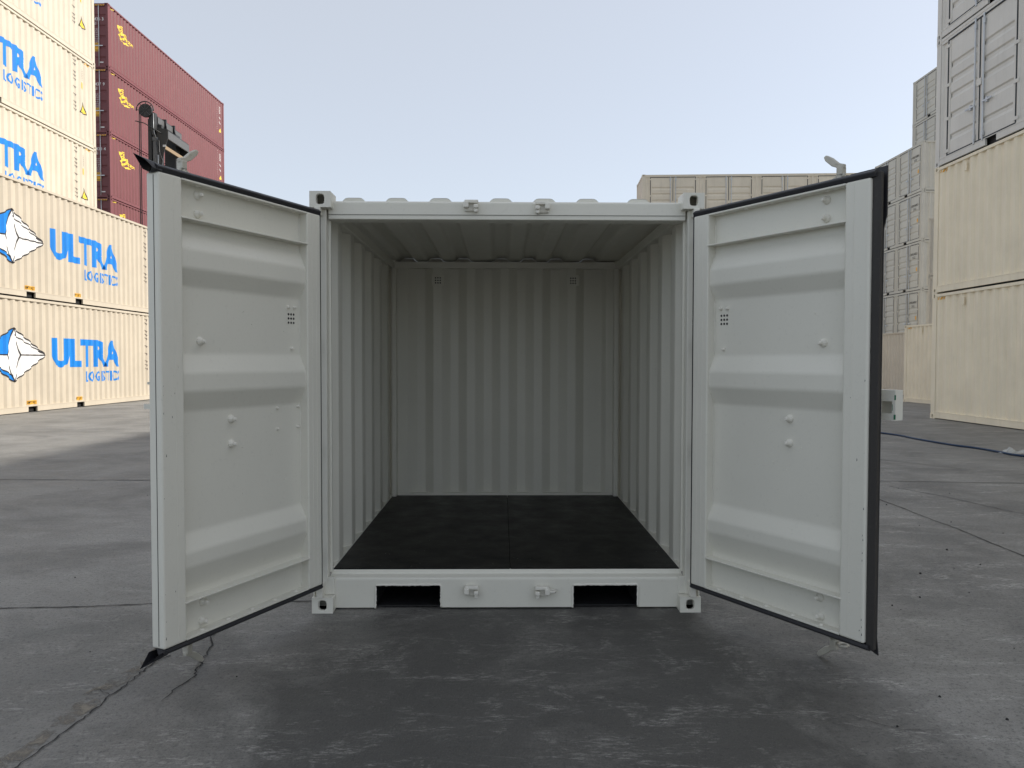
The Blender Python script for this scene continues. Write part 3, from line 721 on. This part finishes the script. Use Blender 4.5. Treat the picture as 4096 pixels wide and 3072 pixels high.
# --- the cream containers with blue lettering
def make_ultra(name, mat, marks):
    L = 12.19; root = empty(name)
    shell(root, L, mat); rails(root, L, mat, (5.05, 7.15)); posts(root, L, mat); add_castings(root, L, mat)
    c = corr(L); br = [p[0] for p in c]
    def lay(off): return lambda s, t: Vector((s, cprof(c, s) - off, t))
    decal([txt('ULTRA', 5.95, 1.12, .80, 3.36, .042)], br, lay(.004), 'lettering', M['blue'], root)
    decal([txt('LOGISTICS', 7.45, .70, .31, 1.86, .018)], br, lay(.004), 'lettering', M['blue'], root)
    # the faceted diamond
    cx, cz, hw, hh = 4.39, 1.45, 1.26, .66; iw = .25
    q = lambda a, b: (cx + a, cz + b)
    T_, B_, L_, R_, l_, r_ = q(0, hh), q(0, -hh), q(-hw, 0), q(hw, 0), q(-iw, 0), q(iw, 0)
    body = [poly2([T_, l_, B_, r_]), poly2([T_, r_, R_]), poly2([r_, B_, R_]), poly2([l_, L_, q(-.05, -.52), B_][:3]), poly2([T_, L_, l_])]
    decal([poly2([T_, l_, B_, r_]), poly2([T_, r_, R_]), poly2([r_, B_, R_]), poly2([l_, L_, B_])], br, lay(.004), 'emblem', M['white'], root)
    decal([poly2([T_, L_, l_]), poly2([q(-.04, -.50), q(-hw * .98, -.02), L_, B_])], br, lay(.007), 'emblem', M['blue'], root)
    w = .03
    lines = [stroke2([L_, T_, R_, B_, L_], w), stroke2([T_, l_, B_], w * .8), stroke2([T_, r_, B_], w * .8), stroke2([L_, l_], w), stroke2([r_, R_], w),
             stroke2([q(.02, hh - .17), q(hw * .96, .01)], w * .8), stroke2([q(-.05, -.50), q(-hw * .96, -.02)], w)]
    decal(lines, br, lay(.010), 'emblem_outline', M['ink'], root)
    for (xc, s_) in ((5.05, 'EMPTY LIFT ONLY'), (7.15, 'EMPTY LIFT ONLY')):
        decal([poly2([(xc - .17, .20), (xc + .17, .20), (xc + .17, .30), (xc - .17, .30)])], br, lay(.004), 'lift_label', M['orange'], root)
        decal([txt(s_, xc - .16, .215, .07, .32, .01)], br, lay(.007), 'lift_label_text', M['ink'], root)
    if marks:
        decal([poly2([(11.36, 2.07), (11.50, 2.07), (11.50, 1.86), (11.36, 1.86)])], br, lay(.004), 'label', M['orange'], root)
        tri = [(11.30, 1.05), (11.64, 1.05), (11.47, 1.42)]
        decal([poly2(tri)], br, lay(.004), 'warning_sign', M['yellow'], root)
        decal([stroke2(tri + tri[:1], .03)], br, lay(.007), 'warning_sign_edge', M['ink'], root)
        decal(hazard(root, L - .62), br, lay(.004), 'hazard_stripe', M['orange'], root)
        # stencilled code read downwards, too small to make out: short dashes like the photo shows
        for (xs_, z1, z0, step) in ((10.96, 2.70, 1.06, .125), (11.40, 2.50, 2.18, .075)):
            sh = []; z = z1; rnd = random.Random(int(xs_ * 100))
            while z > z0:
                if rnd.random() > .1:
                    a = rnd.random()
                    sh.append(stroke2([(xs_, z), (xs_ + .09, z - step * .35)], .022)); sh.append(stroke2([(xs_ + .09 * a, z - step * .1), (xs_ + .07, z - step * .6)], .018))
                z -= step
            decal(sh, br, lay(.004), 'stencil_marks', M['inkgrey'], root)
    return root
AU = R(90 - 1.0)          # local x runs away from the camera
def along(p, ang, d): return (p[0] + math.cos(ang) * d, p[1] + math.sin(ang) * d)
uf = make_ultra('shipping_container', 'cream', True)
pf = along((-11.82, 21.58), AU, -11.30)      # near end of the front row
p0 = (pf[0], pf[1], 0.0)
lab = ['cream container with blue lettering standing on the ground at the left', 'cream container with blue lettering stacked second, directly on the ground one']
for k in range(2):
    o = uf if k == 0 else copy_tree(uf)
    o.location = (p0[0], p0[1], k * T); o.rotation_euler = (0, 0, AU)
    tag(o, lab[k], 'container', 'cream containers with blue lettering')
ub_ = make_ultra('shipping_container', 'cream_b', True)
pb = along((-14.27, 22.9), AU, -12.19)
labs = {0: 'cream lettered container at the bottom of the rear stack, behind the front pair', 1: 'cream lettered container second in the rear stack, behind the front pair',
        2: 'sunlit cream container in the rear stack, its lettering half hidden below', 3: 'sunlit cream container with RA lettering, one above the half hidden one',
        4: 'sunlit cream container at the top left edge of the view', 5: 'cream container capping the rear stack at left'}
for k in range(5):
    o = ub_ if k == 0 else copy_tree(ub_)
    o.location = (pb[0], pb[1], k * T); o.rotation_euler = (0, 0, AU)
    tag(o, labs[k], 'container', 'cream containers with blue lettering')

# --- maroon stack
def make_red(num, check):
    L = 13.2; root = empty('shipping_container')
    shell(root, L, 'red', ends=(False, True)); rails(root, L, 'red'); posts(root, L, 'red'); add_castings(root, L, 'red')
    c = corr(L); br = [p[0] for p in c]
    lay = lambda off: (lambda s, t: Vector((s, cprof(c, s) - off, t)))
    top = T
    # yellow emblem: curled figure ending in a big D, with script beside it and a swoosh below
    e = lambda a, b: (.93 + (a - 730) * .00196, top - .56 + (a - 730) * .00088 - (b - 400) * .00110)
    S = [poly2([e(700, 400), e(760, 440), e(800, 520), e(780, 560), e(730, 560)]),
         stroke2([e(740, 560), e(770, 640), e(830, 670), e(890, 650)], .035), stroke2([e(770, 640), e(800, 720), e(800, 980)], .10),
         stroke2([e(905, 520), e(860, 480), e(835, 510), e(870, 560), e(905, 590), e(890, 640)], .05), stroke2([e(890, 650), e(905, 720), e(860, 760)], .05),
         stroke2([e(760, 835), e(850, 810), e(960, 830), e(1040, 880), e(1050, 950), e(1010, 1020), e(900, 1010), e(800, 985)], .10),
         poly2([e(820, 1030), e(920, 1130), e(1010, 1170), e(1120, 1210), e(1215, 1340), e(1100, 1290), e(960, 1210), e(900, 1130)])]
    decal(S, br, lay(.005), 'emblem', M['yellow'], root)
    v, f, tw = text_geo('rizoc', .02)
    a0, z0_ = e(1055, 1120); sc = .72
    decal([([(a0 + p[0] / tw * sc, z0_ + p[1] * .17 - p[0] / tw * .02) for p in v], f)], br, lay(.005), 'emblem_script', M['yellow'], root)
    decal(hazard(root, .22), br, lay(.005), 'hazard_stripe', M['yellow'], root)
    sh = []; rnd = random.Random(int(num))
    for (xs_, z1, z0, st) in ((L - 1.0, 2.7, 1.1, .13), (L - .62, 2.5, 2.1, .09), (L - .62, 1.9, 1.3, .3)):
        z = z1
        while z > z0: sh.append(stroke2([(xs_, z), (xs_ + .09, z - st * .5)], .03)); z -= st
    decal(sh, br, lay(.005), 'stencil_marks', M['white'], root)
    decal([poly2([(L - .66, .95), (L - .42, .95), (L - .54, 1.2)])], br, lay(.005), 'warning_sign', M['yellow'], root)
    # door end: two leaves with bars, at x = 0, facing -x
    end = lambda off: (lambda s, t: Vector((.045 - off, s, t)))      # s measured from the near (lit) side
    MB().box(-.002, .07, .162, WID - .162, .02, .16).build('end_sill', M['red'], root)
    MB().box(-.002, .07, .162, WID - .162, T - .12, T - .022).build('end_header', M['red'], root)
    for k, (y0, y1) in enumerate(((.13, WID / 2 - .01), (WID / 2 + .01, WID - .13))):
        prof_ = [(.045, .16)]
        for q in range(5):
            z = .38 + q * .47; prof_ += [(.045, z), (.075, z + .05), (.075, z + .11), (.045, z + .16)]
        prof_.append((.045, T - .12))
        dm = MB().add([(x_, y_, z_) for y_ in (y0, y1) for (x_, z_) in prof_], [(i, i + 1, i + 1 + len(prof_), i + len(prof_)) for i in range(len(prof_) - 1)])
        dr = dm.build('door', M['red'], root)
        for yb in (y0 + .30, y1 - .18):
            MB().tube([(.01, yb, .1), (.01, yb, T - .08)], .02, 6).build('locking_bar', M['galvd'], dr, smooth=True)
        MB().box(-.01, .0, y0 + .12, y0 + .55, .98, 1.02).build('handle', M['galvd'], dr)
        MB().box(.015, .03, y0, y1, T - .135, T - .121).build('gasket', M['gask'], dr)
        if k == 0:
            # the end face is seen mirrored in s: build text with s growing to the left, so flip
            W0 = y1
            fl = lambda off: (lambda s, t: Vector((.045 - off, W0 - s, t)))
            decal([txt(num, W0 - .92, 2.13, .14, .55, .01)], [], fl(.006), 'number', M['white'], dr)
            decal([txt(check, W0 - .30, 2.13, .14, None, .01)], [], fl(.006), 'number', M['white'], dr)
            decal([txt('45G1', W0 - .92, 1.93, .14, .36, .01)], [], fl(.006), 'number', M['white'], dr)
            rows = ['32,500 KG', '71,650 LB', '3,700 KG', '8,160 LB', '28,800 KG', '63,490 LB', '76.4 CU.M', '2,700 CU.FT']
            decal([txt(r_, W0 - .86, 1.72 - i * .082, .055, .42) for i, r_ in enumerate(rows)], [], fl(.006), 'weight_panel', M['white'], dr)
            decal([poly2([(W0 - .82, .76), (W0 - .42, .76), (W0 - .42, 1.14), (W0 - .82, 1.14)])], [], fl(.006), 'height_label', M['orange'], dr)
            decal([txt(r_, W0 - .79, 1.05 - i * .09, .06, .34 if i in (0, 3) else .16, .006) for i, r_ in enumerate(('CAUTION', "9'6\"", 'HIGH', 'CONTAINER'))], [], fl(.009), 'height_label_text', M['ink'], dr)
            decal(hazard(root, W0 - .60, w=.5), [], lambda s, t: Vector((-.004, W0 - s, t + .03)), 'hazard_stripe', M['orange'], dr)
            decal([poly2([(W0 - .45, .25), (W0 - .25, .25), (W0 - .25, .30), (W0 - .45, .30)])], [], fl(.006), 'plate', M['white'], dr)
    return root
AR_ = R(90 - 1.4); pr_ = (-17.74, 30.55)
rl = {5: ('260436', '3', 'maroon container on top of the dark red stack against the sky'), 4: ('260437', '9', 'maroon container second from the top, behind the black mast head'),
      3: ('260438', '4', 'maroon container third from the top, level with the mast columns'), 2: ('260439', '0', 'maroon container lowest in view, mostly hidden by cream container and door'),
      1: ('260440', '3', 'maroon container second from the ground, hidden behind the cream pair'), 0: ('260441', '9', 'maroon container at the bottom of its stack, hidden behind the cream pair')}
redp = None
for k in (5, 4, 3, 2, 1, 0):
    if k >= 3: o = make_red(rl[k][0], rl[k][1])
    else: o = copy_tree(redp)
    redp = o if redp is None or k >= 3 else redp
    o.location = (pr_[0], pr_[1], k * T); o.rotation_euler = (0, 0, AR_)
    tag(o, rl[k][2], 'container', 'maroon containers stacked at the left')

# --- plain corrugated containers
def make_plain(L, mat, hz=True):
    root = empty('shipping_container'); shell(root, L, mat); rails(root, L, mat); posts(root, L, mat); add_castings(root, L, mat)
    c = corr(L); br = [p[0] for p in c]
    if hz: decal(hazard(root, .20), br, lambda s, t: Vector((s, cprof(c, s) - .004, t)), 'hazard_stripe', M['orange'], root)
    MB().box(1.16, 1.22, .0, .022, T - .34, T - .16).build('vent_cover', M[mat], root, bevel=.005)
    for zz in (.55, 1.2, 1.85, 2.5): MB().box(-.012, .006, .02, .05, zz - .05, zz + .05).build('hinge', M[mat], root)
    return root
# --- side-opening containers with pairs of doors
def leaf_mesh(w, mat, key={}):
    k = (round(w, 3), mat)
    if k not in key:
        z0, z1 = .20, T - .17; p = [(.030, z0)]
        sw = [.38, .86, 1.30, 1.64, 1.98] 
        for zc in sw: p += [(.030, z0 + zc - .11), (.060, z0 + zc - .045), (.060, z0 + zc + .02), (.030, z0 + zc + .05)]
        p.append((.030, z1))
        inner = MB().add([(x_, y_, z_) for x_ in (.07, w - .09) for (y_, z_) in p], [(i, i + 1, i + 1 + len(p), i + len(p)) for i in range(len(p) - 1)])
        inner.box(0, .07, .022, .05, z0, z1).box(w - .09, w, .022, .05, z0, z1).box(.07, w - .09, .0305, .05, z0 - .0, z0 + .04).box(.07, w - .09, .0305, .05, z1 - .05, z1)
        key[k] = inner.mesh('door', M[mat])
    return key[k]
def bar_meshes(mat, key={}):
    if mat not in key:
        key[mat] = (MB().tube([(0, 0, .14), (0, 0, T - .12)], .019, 8).box(-.035, .035, -.012, .02, .24, .34).box(-.035, .035, -.012, .02, T - .34, T - .24).mesh('locking_bar', M['galvd'], smooth=False),
                    MB().box(-.02, .30, -.02, .0, .93, .965).box(.10, .16, -.015, .03, .90, 1.0).mesh('handle', M['galvd']),
                    MB().box(-.09, .05, -.004, .02, -.035, .035).mesh('hinge', M[mat]))
    return key[mat]
def gask_mesh(w, key={}):
    k = round(w, 3)
    if k not in key:
        z0, z1 = .20, T - .17
        key[k] = MB().box(-.030, -.001, .010, .032, z0 - .03, z1 + .03).box(-.001, w + .013, .010, .032, z1 + .001, z1 + .030).box(-.001, w + .013, .010, .032, z0 - .030, z0 - .001).box(w + .001, w + .0135, .010, .032, z0, z1).mesh('gasket', M['gask'])
    return key[k]
def make_side_open(L, npair, mat, code=None):
    root = empty('shipping_container')
    shell(root, L, mat, front=False); rails(root, L, mat, [L / 2 - 1.02, L / 2 + 1.02]); posts(root, L, mat); add_castings(root, L, mat)
    span = (L - .34) / npair; gap = .62 if npair > 1 else .3; w = (span - gap) / 2
    barm, hanm, him = bar_meshes(mat)
    gkm = gask_mesh(w)
    z0, z1 = .20, T - .17
    MB().box(.16, L - .16, .012, .05, z1 + .012, T - .084).build('door_header', M[mat], root)
    MB().box(.16, L - .16, .012, .05, .166, z0 - .012).build('door_sill', M[mat], root)
    MB().box(.16, L - .16, .090, .100, .16, T - .08).build('door_seal_backing', M['gask'], root)
    for i in range(npair):
        cx = .17 + span * (i + .5)
        for s in (-1, 1):
            dr = bpy.data.objects.new('door', leaf_mesh(w, mat)); COL.objects.link(dr); dr.parent = root
            # leaf local x runs from the hinge side inwards
            dr.location = (cx + s * (w + .014), 0, 0); dr.scale = (-s, 1, 1)
            gk = bpy.data.objects.new('gasket', gkm); COL.objects.link(gk); gk.parent = dr
            b = bpy.data.objects.new('locking_bar', barm); COL.objects.link(b); b.parent = dr; b.location = (w - .13, -.004, 0)
            h = bpy.data.objects.new('handle', hanm); COL.objects.link(h); h.parent = dr; h.location = (w - .13, -.004, 0); h.scale = (-1, 1, 1)
            for zz in (.28, 1.0, 1.75, 2.62):
                k = bpy.data.objects.new('hinge', him); COL.objects.link(k); k.parent = dr; k.location = (0, .012, zz)
        MB().box(cx - .07, cx + .07, -.004, .022, 1.33, 1.47).build('lock_box', M[mat], root)
        # fixed pieces beside the pair
        a, b_ = cx - span / 2, cx + span / 2
        for (p, q) in ((a, cx - w - .045), (cx + w + .045, b_)):
            m = .5 * (p + q)
            pts = [(p, .02), (m - .09, .02), (m - .06, .05), (m + .06, .05), (m + .09, .02), (q, .02)] if q - p > .25 else [(p, .02), (q, .02)]
            MB().strip(pts, 'z', .166, T - .08).build('side_wall', M[mat], root, recalc=False)
    if code:
        cx = .17 + span * .5
        fl = lambda s, t: Vector((s, .015, t))
        decal([txt(code[0], cx - w + .42, 2.18, .10, .62, .008)], [], lambda s, t: Vector((s, .016, t)), 'number', M['inkgrey'], root)
        decal([txt(code[1], cx - w + .62, 2.02, .10, .24, .008)], [], lambda s, t: Vector((s, .016, t)), 'number', M['inkgrey'], root)
        decal([poly2([(cx - w + .14, .98), (cx - w + .27, .98), (cx - w + .27, 1.18), (cx - w + .14, 1.18)])], [], lambda s, t: Vector((s, .016, t)), 'label', M['orange'], root)
    return root
def place(o, x, y, z, ang, label, group):
    o.location = (x, y, z); o.rotation_euler = (0, 0, ang); tag(o, label, 'container', group); return o
A_ANG = R(-90 - .6)
L20 = 6.058
pa = (10.0, 13.53)
plA = make_plain(L20, 'cream_c')
side_g = make_side_open(L20, 2, 'steelgrey')
lightA = make_plain(L20, 'cream_c', hz=False)
gA = 'containers stacked along the right edge'
place(plA, pa[0], pa[1], 0, A_ANG, 'yellowish cream container on the ground at the right edge', gA)
place(copy_tree(plA), pa[0], pa[1], T, A_ANG, 'yellowish cream container second up at the right edge, below the grey doors', gA)
place(side_g, pa[0], pa[1], 2 * T, A_ANG, 'pale grey side-door container directly above the two cream ones at the right edge', gA)
place(copy_tree(side_g), pa[0], pa[1], 3 * T, A_ANG, 'pale grey side-door container at the top right corner of the view', gA)
for j in (1, 2):
    q = along(pa, A_ANG, j * (L20 + .12))
    for k in range(4):
        o = copy_tree(lightA)
        place(o, q[0], q[1], k * T, A_ANG, 'cream container in the right-hand row beside the camera, out of the view', 'row beside the camera')
bpy.data.objects.remove
for ch in list(lightA.children):
    for g2 in list(ch.children): bpy.data.objects.remove(g2)
    bpy.data.objects.remove(ch)
bpy.data.objects.remove(lightA)
# low cream containers farther right
B1 = make_plain(12.19, 'cream_c'); place(B1, 15.2, 24.35, -.2, R(-91), 'single cream container on the ground behind the right edge stack', 'low cream containers at the right')
B2 = make_plain(L20, 'beige'); place(B2, 18.3, 33.7, -.2, R(-91), 'duller single container on the ground, seen just past the black door gasket', 'low cream containers at the right')
# stack with numbers
codes = [('WXXU 345291 5', '25G2'), ('WXXU 345294 2', '25G2'), ('WXXU 345253 7', '25G2'), ('WXXU 345292 2', '25G2'), ('WXXU 345284 0', '25G2')]
labC = ['beige side-door container at the bottom of the numbered stack', 'shaded beige side-door container second up, just above the low cream ones', 'beige side-door container in the middle of the numbered stack',
        'beige side-door container second from the top of the numbered stack', 'beige side-door container on top of the numbered stack beside the black gasket']
C_ANG = R(-91.2)
# local x starts at the far end, so the near end carries the pair with the number: build with x from near end instead
pc_far = (24.65 + math.sin(R(1.2)) * L20, 40.05 + math.cos(R(1.2)) * L20)
def flip_code(root): pass
def make_numbered(code):
    r_ = make_side_open(L20, 2, 'beige_dull')
    span = (L20 - .34) / 2; w = (span - .62) / 2; cx = .17 + span * 1.5
    lay = lambda s, t: Vector((s, .014, t))
    decal([txt(code[0], cx + .26, 2.12, .14, .72, .012)], [], lambda s, t: Vector((s, .026, t)), 'number', M['ink'], r_)
    decal([txt(code[1], cx + .46, 1.90, .14, .32, .012)], [], lambda s, t: Vector((s, .026, t)), 'number', M['ink'], r_)
    decal([poly2([(cx + w - .24, 1.14), (cx + w - .10, 1.14), (cx + w - .10, 1.36), (cx + w - .24, 1.36)])], [], lambda s, t: Vector((s, .020, t)), 'label', M['orange'], r_)
    return r_
for k in range(5):
    o = make_numbered(codes[k])
    place(o, pc_far[0], pc_far[1], -.2 + k * T, C_ANG, labC[k], 'beige side-door containers at the right')
side_b = make_side_open(L20, 2, 'beige_dull')
plain_b = make_plain(L20, 'beige', hz=False)
labD = ['beige container number %d' % k for k in range(5)]
for k in range(7):
    o = copy_tree(side_b) if k >= 5 else copy_tree(plain_b)
    place(o, 27.6, 46.77, -.2 + k * T, C_ANG, {6: 'beige side-door container on top of the tallest right-hand stack against the sky', 5: 'beige side-door container just below the top of the tallest right-hand stack'}.get(k, 'beige container low in the tallest right-hand stack, hidden behind others'), 'tall stack behind the numbered one')
for k in range(3):
    o = copy_tree(side_b)
    place(o, 21.35, 33.6, -.2 + k * T, C_ANG, ['beige side-door container at the foot of the sliver between stacks, hidden', 'beige side-door container in the sliver between cream stack and numbered stack, lower', 'beige side-door container in the sliver between cream stack and numbered stack, topmost'][k], 'narrow sliver of containers at the right')
for k in range(5):  # unseen row, added to keep the right-hand ground in shade
    o = copy_tree(plain_b)
    place(o, 18.25, 25.2, -.2 + k * T, R(-90), 'unseen beige container added for shade behind the right edge stack', 'unseen row added for shade behind the right edge stack')
    o = copy_tree(plain_b)
    place(o, 18.25, 25.2 - L20 - .1, -.2 + k * T, R(-90), 'unseen beige container added for shade behind the right edge stack', 'unseen row added for shade behind the right edge stack')
# far row facing the camera
fE = make_side_open(12.19, 4, 'beige')
pE = make_plain(12.19, 'beige', hz=False)
aE = math.atan2(36.09 - 36.75, 18.75 - 7.54)
for k in range(4):
    o = fE if k == 3 else copy_tree(pE)
    place(o, 7.52, 36.75, -.2 + k * T, aE, 'long beige container with four pairs of doors, far behind the open container' if k == 3 else 'long beige container under the far one with four door pairs, hidden', 'far row facing the view')
for tmp in (side_b, plain_b, pE):
    for ch in list(tmp.children_recursive): bpy.data.objects.remove(ch)
    bpy.data.objects.remove(tmp)

# ------------------------------------------------------------------ container handler mast
MY = 26.0
MH = empty('container_handler', (-13.3, MY, 0)); tag(MH, 'black lifting mast of a container handler rising in front of the maroon stack', 'machine')
def mb_(m, name, mat, par=MH, **kw):
    return m.mapped(lambda p: (p[0] + 13.3, p[1] - MY, p[2])).build(name, M[mat], par, **kw)
# near column with its cylinder, far column behind it
mb_(MB().box(-13.86, -13.72, MY - .10, MY + .30, .8, 10.75), 'mast_column', 'mast', bevel=.01)
mb_(MB().box(-13.72, -13.42, MY + .12, MY + .30, .8, 10.6), 'mast_web', 'mast', bevel=.01)
mb_(MB().tube([(-13.60, MY - .02, 1.0), (-13.60, MY - .02, 9.95)], .105, 12), 'lift_cylinder', 'mastg')
mb_(MB().tube([(-13.60, MY - .02, 9.9), (-13.60, MY - .02, 10.05)], .13, 12), 'cylinder_gland', 'mastg')
mb_(MB().box(-13.86, -13.40, MY + 1.35, MY + 1.75, .8, 10.6), 'mast_column', 'mast', bevel=.01)
mb_(MB().prism([(-13.42, 10.42), (-13.10, 10.36), (-13.10, 10.04), (-13.20, 9.72), (-13.32, 9.2), (-13.40, 8.6), (-13.54, 8.6), (-13.54, 10.42)], 'y', MY - .06, MY - .02), 'gusset', 'mast', bevel=.008)
mb_(MB().box(-13.50, -13.12, MY - .018, MY + 1.95, 10.30, 10.345), 'beam_flange', 'mast', bevel=.005)
mb_(MB().box(-13.16, -13.10, MY - .018, MY + 1.95, 10.00, 10.298), 'cross_beam', 'mastg', bevel=.008)
mb_(MB().prism([(-13.12, 9.995), (-13.12, 9.90), (-13.30, 9.55), (-13.50, 9.45), (-13.54, 10.29), (-13.17, 10.29)], 'y', MY + 1.90, MY + 1.945), 'beam_end_plate', 'mast', bevel=.006)
mb_(MB().box(-13.36, -13.30, MY + .0, MY + 1.88, 9.66, 9.80), 'lower_cross_bar', 'wood', bevel=.006)
for k, (a, b, z0, z1) in enumerate(((.05, .72, 10.50, 10.93), (.84, 1.50, 10.52, 10.94), (1.62, 2.35, 10.46, 10.90))):
    mb_(MB().box(-13.80, -13.58, MY + a, MY + b, z0, z1), 'crosshead_section', 'mast', bevel=.02)
    mb_(MB().box(-13.579, -13.555, MY + a + .06, MY + b - .06, z0 + .14, z1 - .05), 'crosshead_cover', 'mastg', bevel=.01)
for a in (.74, 1.53):
    mb_(MB().box(-13.84, -13.52, MY + a, MY + a + .08, 10.36, 11.0), 'crosshead_rib', 'mast', bevel=.008)
    mb_(MB().tube([(-13.52, MY + a - .05, 10.9), (-13.50, MY + a - .04, 10.7), (-13.52, MY + a + .03, 10.42)], .03, 6), 'hose', 'black', smooth=True)
mb_(MB().box(-13.70, -13.50, MY + 2.2, MY + 2.42, 10.30, 10.46), 'crosshead_foot', 'mast', bevel=.01)
mb_(MB().box(-13.82, -13.58, MY - .12, MY + .12, 10.3, 11.0), 'mast_head', 'mast', bevel=.02)
for xx in (-13.70, -13.66, -13.62): mb_(MB().tube([(xx, MY - .14, 10.95), (xx, MY - .14, 10.45), (xx + .03, MY - .14, 10.2), (xx + .10, MY - .14, 10.0)], .012, 5), 'hydraulic_line', 'galvd' if xx > -13.65 else 'mastg', smooth=True)
# cable reel with its guard hoop
rc = Vector((-13.91, MY - .2, 11.05))
def disc_y(c, r, y0, y1, n=28): return MB().tube([(c.x, y0, c.z), (c.x, y1, c.z)], r, n)
rl_ = mb_(disc_y(rc, .255, rc.y, rc.y + .10), 'cable_reel', 'mast', smooth=False)
mb_(disc_y(rc, .05, rc.y - .03, rc.y), 'reel_hub', 'mast', rl_)
for k in range(8):
    t = k * math.pi / 4; mb_(MB().tube([(rc.x, rc.y - .012, rc.z), (rc.x + .25 * math.cos(t), rc.y - .012, rc.z + .25 * math.sin(t))], .010, 5), 'reel_spoke', 'mastg', rl_)
mb_(MB().tube([(rc.x + .33 * math.cos(t), rc.y - .02, rc.z + .33 * math.sin(t)) for t in [R(-5) + k * R(190) / 22 for k in range(23)]], .022, 6), 'reel_guard', 'mast', rl_, smooth=True)
for t in (R(178), R(130), R(85), R(40)): mb_(MB().tube([(rc.x + .25 * math.cos(t), rc.y, rc.z + .25 * math.sin(t)), (rc.x + .33 * math.cos(t), rc.y - .02, rc.z + .33 * math.sin(t))], .014, 5), 'guard_stay', 'mast', rl_)
for xx in (-14.14, -14.08): mb_(MB().tube([(xx, MY - .2, 11.0), (xx, MY - .2, 2.0)], .017, 6), 'hanging_cable', 'mast', smooth=True)
mb_(MB().tube([(-14.27, MY - .25, 10.62), (-13.95, MY - .22, 10.55), (-13.6, MY - .16, 10.35), (-13.35, MY - .1, 10.2)], .02, 6), 'guide_arm', 'mast', smooth=True)
mb_(MB().tube([(-13.50, MY - .12, 9.95), (-13.42, MY - .12, 9.9), (-13.40, MY - .12, 9.3), (-13.39, MY - .12, 8.4)], .014, 5), 'hydraulic_line', 'mastg', smooth=True)
mb_(MB().tube([(-13.54, MY - .12, 9.85), (-13.40, MY - .13, 9.45), (-13.27, MY - .1, 9.05), (-13.2, MY - .05, 8.4)], .012, 5), 'hydraulic_line', 'black', smooth=True)
mb_(MB().tube([(-13.46, MY - .12, 9.35), (-13.46, MY - .12, 8.3)], .02, 6), 'hydraulic_line', 'galvd', smooth=True)
mb_(MB().box(-13.30, -13.18, MY - .075, MY - .062, 9.68, 9.76), 'maker_plate', 'galvd')
# machine body, out of sight behind the cream containers
mb_(MB().prism([(MY + .4, .7), (MY + .4, 1.6), (MY + 1.6, 2.0), (MY + 3.6, 2.0), (MY + 4.4, 1.5), (MY + 4.4, .6)], 'x', -14.2, -12.6), 'chassis', 'mastg', bevel=.05)
mb_(MB().box(-13.9, -12.9, MY + 1.6, MY + 3.0, 2.0, 3.5), 'cab', 'glass', bevel=.08)
mb_(MB().box(-14.0, -12.8, MY + 1.5, MY + 3.1, 3.5, 3.6), 'cab_roof', 'mastg', bevel=.03)
for (xx, yy, r) in ((-14.35, MY + .9, .75), (-12.45, MY + .9, .75), (-14.3, MY + 3.7, .6), (-12.5, MY + 3.7, .6)):
    w_ = mb_(MB().tube([(xx - .22, yy, r), (xx + .22, yy, r)], r, 20), 'wheel', 'black')
    mb_(MB().tube([(xx - .235, yy, r), (xx + .235, yy, r)], r * .5, 14), 'rim', 'mastg', w_)

# ------------------------------------------------------------------ hose and bag on the yard
hp = [(6.2, 11.6), (6.75, 10.6), (6.9, 9.77), (7.0, 9.22), (6.97, 8.69), (6.99, 8.12), (7.03, 7.67), (7.13, 7.31), (7.15, 6.86), (7.14, 6.49), (7.2, 6.30), (7.35, 5.8), (7.4, 5.0)]
pts = []
for i in range(len(hp) - 1):
    a = Vector(hp[max(0, i - 1)]); b = Vector(hp[i]); c = Vector(hp[i + 1]); d = Vector(hp[min(len(hp) - 1, i + 2)])
    for k in range(5):
        t = k / 5; q = .5 * ((2 * b) + (c - a) * t + (2 * a - 5 * b + 4 * c - d) * t * t + (3 * b - a - 3 * c + d) * t ** 3); pts.append((q.x, q.y, gz(q.x, q.y) + .017))
o = MB().tube(pts, .016, 8).build('hose', M['hose'], smooth=True); tag(o, 'thin dark blue hose snaking over the yard at the right', 'hose')
def bag():
    rnd = random.Random(4); m = MB(); n = 13
    V = []
    for j in range(n):
        for i in range(n):
            u, v = i / (n - 1) * 2 - 1, j / (n - 1) * 2 - 1
            e = max(abs(u), abs(v)); h = (.085 * math.exp(-((u + .45) ** 2 * 9 + v * v * 5)) + .045 * math.exp(-((u - .45) ** 2 * 14 + v * v * 6))) * rnd.uniform(.7, 1.2) + rnd.uniform(0, .012)
            if e > .95: h = .003
            V.append((7.36 + u * .23 * (1 + .12 * rnd.uniform(-1, 1)), 6.76 + v * .10 * (1 + .2 * rnd.uniform(-1, 1)), h + .004))
    m.v = V; m.f = [(j * n + i, j * n + i + 1, (j + 1) * n + i + 1, (j + 1) * n + i) for j in range(n - 1) for i in range(n - 1)]
    o = m.build('plastic_bag', M['bag']); tag(o, 'crumpled clear plastic film lying beside the blue hose', 'plastic bag')
bag()
